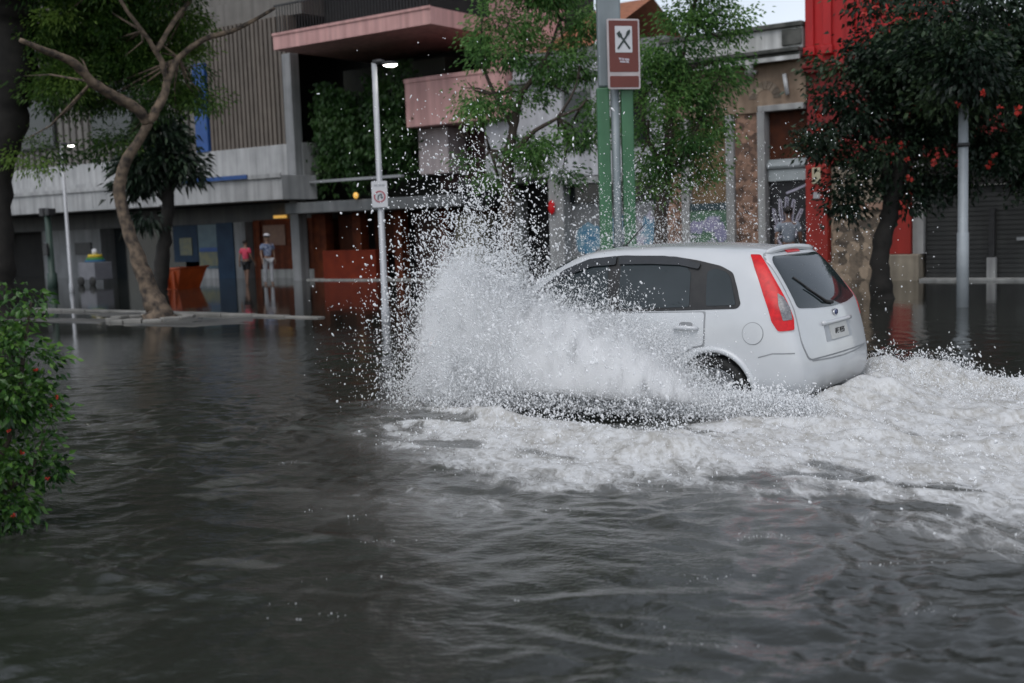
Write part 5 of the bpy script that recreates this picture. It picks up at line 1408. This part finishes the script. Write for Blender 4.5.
# rear wheel and bumper
a = ballistic(460, 60, lambda n: srg.normal(.05, .30, n), lambda n: .90 + .08*srg.random(n), lambda n, x: np.stack([srg.normal(-1.0, .5, n), .1 + .5*srg.random(n), .6 + 1.5*srg.random(n)], 1), .5, .03)
P_small.append(a)
a = ballistic(420, 30, lambda n: srg.normal(.1, .3, n), lambda n: .90 + .1*srg.random(n), lambda n, x: np.stack([srg.normal(-.8, .5, n), .1 + .6*srg.random(n), .8 + 1.6*srg.random(n)], 1), .5, .03)
P_mid.append(a)
P_small.append(ballistic(420, 60, lambda n: -.15 - .62*srg.random(n), lambda n: .84 + .14*srg.random(n), lambda n, x: np.stack([srg.normal(-.6, .4, n), .02 + .35*srg.random(n), .5 + 1.3*srg.random(n)], 1), .5, .03, z0=.06))
# broken tops of the wake behind the car
def wake(n, x0, x1, yc, ys, zz):
    x = x0 + (x1-x0)*srg.random(n); y = yc + ys*srg.normal(size=n)
    X, Y_, _ = car2w(x, y, 0); X = np.asarray(X); Y_ = np.asarray(Y_)
    hz = water_h(X, Y_)
    clump = np.clip(.5 + 1.3*fbm(X*2.2, Y_*2.2, 61, 4), 0, 2)
    z = hz + zz*np.abs(srg.normal(size=n))*clump
    ok = foam_at(X, Y_) > .30 + .3*srg.random(n)
    return np.stack([x, y, z], 1)[ok]
P_small.append(wake(12000, -4.2, -.3, -1.05, .36, .05)); P_small.append(wake(1500, -4.5, -.6, .2, .7, .03))
P_mid.append(wake(5000, -4.2, -.4, -1.1, .4, .10)); P_big.append(wake(300, -3.5, -.5, -1.1, .4, .16))
P_small.append(wake(4000, -3.0, 3.0, 2.1, .65, .035)); P_mid.append(wake(1500, -2.5, 3.2, 2.0, .8, .05)); P_mid.append(wake(2600, .0, 2.4, 1.3, .3, .08))


# white beads for bubbles and imitated sparkles on the near water, in loose strings
bX, bY = [], []
for k in range(30):
    n_ = srg.integers(3, 16); cx_, cy_ = srg.uniform(-1.6, 3.2), srg.uniform(4.1, 8.0)
    bX.append(cx_ + .10*srg.normal(size=n_)); bY.append(cy_ + .025*srg.normal(size=n_))
bX, bY = np.concatenate(bX), np.concatenate(bY); ba, bb = w2car(bX, bY)
P_flo = np.stack([ba, bb, water_h(bX, bY) + .001], 1)
OCT_V = np.array([(1,0,0),(-1,0,0),(0,1,0),(0,-1,0),(0,0,1),(0,0,-1)], float)
OCT_F = np.array([(0,2,4),(2,1,4),(1,3,4),(3,0,4),(2,0,5),(1,2,5),(3,1,5),(0,3,5)])
# rounder body for the drops one can see
ico = bmesh.new(); bmesh.ops.create_icosphere(ico, subdivisions=1, radius=1.0)
ICO_V = np.array([v.co[:] for v in ico.verts]); ICO_F = np.array([[v.index for v in f.verts] for f in ico.faces]); ico.free()
def drops(P_, r0, r1, tv, tf, powr=2.0):
    n_ = len(P_); r = (r0 + (r1-r0)*srg.random(n_)**powr)
    # torn threads and beads: the long axis lies near the line of flight, mostly upward
    ax = srg.normal(size=(n_, 3))*.55 + np.array([-.25, .1, 1.0]); ax /= np.linalg.norm(ax, axis=1, keepdims=True)
    bx_ = np.cross(ax, srg.normal(size=(n_, 3))); bx_ /= np.linalg.norm(bx_, axis=1, keepdims=True) + 1e-9
    R_ = np.stack([ax, bx_, np.cross(ax, bx_)], 2)
    an = np.stack([.9 + 2.3*srg.random(n_)**2.2, .7 + .5*srg.random(n_), .7 + .5*srg.random(n_)], 1)
    V_ = np.einsum('nij,nkj->nki', R_, tv[None]*an[:, None, :])*r[:, None, None]
    X, Y_, Z_ = car2w(P_[:, 0], P_[:, 1], P_[:, 2])
    V_ += np.stack([X, Y_, Z_], 1)[:, None, :]
    F_ = tf[None] + (np.arange(n_)*len(tv))[:, None, None]
    return V_.reshape(-1, 3), F_.reshape(-1, 3)
def inside_car(P_):
    zc = P_[:, 2] - CZ0
    lim = np.interp(zc, [0, .9, 1.0, 1.4, 1.5], [.86, .84, .82, .60, .40])
    return (np.abs(P_[:, 1]) < lim) & (P_[:, 0] > -.68) & (P_[:, 0] < np.interp(zc, [.2, .7, .9, 1.0, 1.45], [3.3, 3.25, 2.75, 2.35, 1.5])) & (zc < 1.5)
Vs, Fs, off = [], [], 0
for lst, r0, r1, tv, tf, pw in ((P_small, .0022, .0052, OCT_V, OCT_F, 2.0), (P_mid, .003, .0092, ICO_V, ICO_F, 2.4), (P_big, .004, .0135, ICO_V, ICO_F, 2.6), ([P_flo], .001, .003, ICO_V, ICO_F, 2.0)):
    P_ = np.concatenate(lst); P_ = P_[~inside_car(P_)]
    v_, f_ = drops(P_, r0, r1, tv, tf, pw)
    Vs.append(v_); Fs.append(f_ + off); off += len(v_)
print('DROPS', [sum(len(x) for x in l) for l in (P_small, P_mid, P_big)])
sme = np_mesh('water_spray', np.concatenate(Vs), np.concatenate(Fs))
sme.polygons.foreach_set('use_smooth', np.ones(len(sme.polygons), bool))
m, nt, b = new_mat('white_spray'); N, L = nt.nodes, nt.links
N.remove(b)
df = N.new('ShaderNodeBsdfDiffuse'); df.inputs['Color'].default_value = (.965, .97, .975, 1)
tl_ = N.new('ShaderNodeBsdfTranslucent'); tl_.inputs['Color'].default_value = (.965, .97, .975, 1)
mx_ = N.new('ShaderNodeMixShader'); mx_.inputs[0].default_value = .5
L.new(df.outputs[0], mx_.inputs[1]); L.new(tl_.outputs[0], mx_.inputs[2]); L.new(mx_.outputs[0], N['Material Output'].inputs['Surface'])
# the finest drops hang as white mist inside the thrown sheet: one closed body of thin air and water
m2, nt2, b2_ = new_mat('spray_mist'); N2, L2 = nt2.nodes, nt2.links
N2.remove(b2_)
def mn(op, *a, clamp=False):
    q = N2.new('ShaderNodeMath'); q.operation = op; q.use_clamp = clamp
    for i, x in enumerate(a):
        if isinstance(x, (int, float)): q.inputs[i].default_value = x
        else: L2.new(x, q.inputs[i])
    return q.outputs[0]
def ramp(x, a, b_):
    q = N2.new('ShaderNodeMapRange'); q.interpolation_type = 'SMOOTHSTEP'; L2.new(x, q.inputs[0]); q.inputs[1].default_value = a; q.inputs[2].default_value = b_
    return q.outputs[0]
tc2 = N2.new('ShaderNodeTexCoord'); sx = N2.new('ShaderNodeSeparateXYZ'); L2.new(tc2.outputs['Object'], sx.inputs[0])
fcv = N2.new('ShaderNodeFloatCurve'); cvp = fcv.mapping.curves[0]
MX, MH = 5.0, 2.0
pts_ = [(0, .0), (.5, .10), (.9, .22), (1.2, .36), (1.45, .56), (1.8, .72), (2.2, .86), (2.7, 1.0), (3.0, 1.08), (3.3, 1.35), (3.55, 1.40), (3.8, 1.0), (4.05, .45), (4.3, 0)]
cvp.points[0].location = (0, 0); cvp.points[1].location = (1, 0)
for x, h in pts_[1:]: cvp.points.new(x/MX, h/MH)
fcv.mapping.update()
L2.new(mn('DIVIDE', mn('ADD', sx.outputs[0], 1.0), MX), fcv.inputs['Value'])
hx = mn('MULTIPLY', fcv.outputs[0], MH)
mp2 = N2.new('ShaderNodeMapping'); mp2.inputs['Scale'].default_value = (1.0, 1.0, .55); mp2.inputs['Rotation'].default_value = (0, rad(-18), 0)
L2.new(tc2.outputs['Object'], mp2.inputs[0])
nz2 = N2.new('ShaderNodeTexNoise'); nz2.inputs['Scale'].default_value = 4.5; nz2.inputs['Detail'].default_value = 5; nz2.inputs['Roughness'].default_value = .62; L2.new(mp2.outputs[0], nz2.inputs['Vector'])
nz3 = N2.new('ShaderNodeTexNoise'); nz3.inputs['Scale'].default_value = 13; nz3.inputs['Detail'].default_value = 4; nz3.inputs['Roughness'].default_value = .6; L2.new(mp2.outputs[0], nz3.inputs['Vector'])
u = mn('DIVIDE', sx.outputs[2], mn('MAXIMUM', hx, .02))
un = mn('ADD', u, mn('MULTIPLY', mn('SUBTRACT', nz2.outputs['Fac'], .5), 1.1))
fz = mn('SUBTRACT', 1.0, ramp(un, .40, 1.02))
fl_ = ramp(mn('ADD', sx.outputs[2], mn('MULTIPLY', ramp(sx.outputs[0], 1.9, 2.4), .2)), .12, .26)
yo = mn('ABSOLUTE', mn('SUBTRACT', sx.outputs[1], 1.10))
fy = mn('SUBTRACT', 1.0, ramp(yo, .10, .27))
fx2 = mn('MULTIPLY', ramp(sx.outputs[0], -.5, .9), mn('SUBTRACT', 1.0, ramp(sx.outputs[0], 2.4, 2.95)))
dn = mn('MULTIPLY', mn('MULTIPLY', fz, fl_), mn('MULTIPLY', fy, fx2))
dn = mn('MULTIPLY', dn, mn('MULTIPLY', mn('MULTIPLY', ramp(nz2.outputs['Fac'], .33, .56), ramp(nz3.outputs['Fac'], .30, .62)), 110.0))
pv = N2.new('ShaderNodeVolumePrincipled'); pv.inputs['Color'].default_value = (.995, .996, .998, 1); pv.inputs['Anisotropy'].default_value = 0.0
L2.new(dn, pv.inputs['Density']); L2.new(pv.outputs[0], N2['Material Output'].inputs['Volume'])
hull = MB(); prof_ = [(-.5, .03), (-.5, .3), (-.1, .5), (.45, .75), (1.2, 1.2), (1.9, 1.6), (2.4, 2.0), (2.95, 2.0), (3.3, 1.3), (3.4, .5), (3.4, .03)]
hull.prism(prof_, .84, 1.40)
mist = hull.build('spray_mist', m2); mist.location = (CX0, CY0, 0); mist.rotation_euler = (0, 0, PI - CH)
tag(mist, 'fine white mist hanging in the sheet of water along the car side', 'mist', kind='stuff')
spray = link_mesh('water_spray', sme, m)
tag(spray, 'white spray and drops of water thrown up round the driving car', 'spray', kind='stuff')
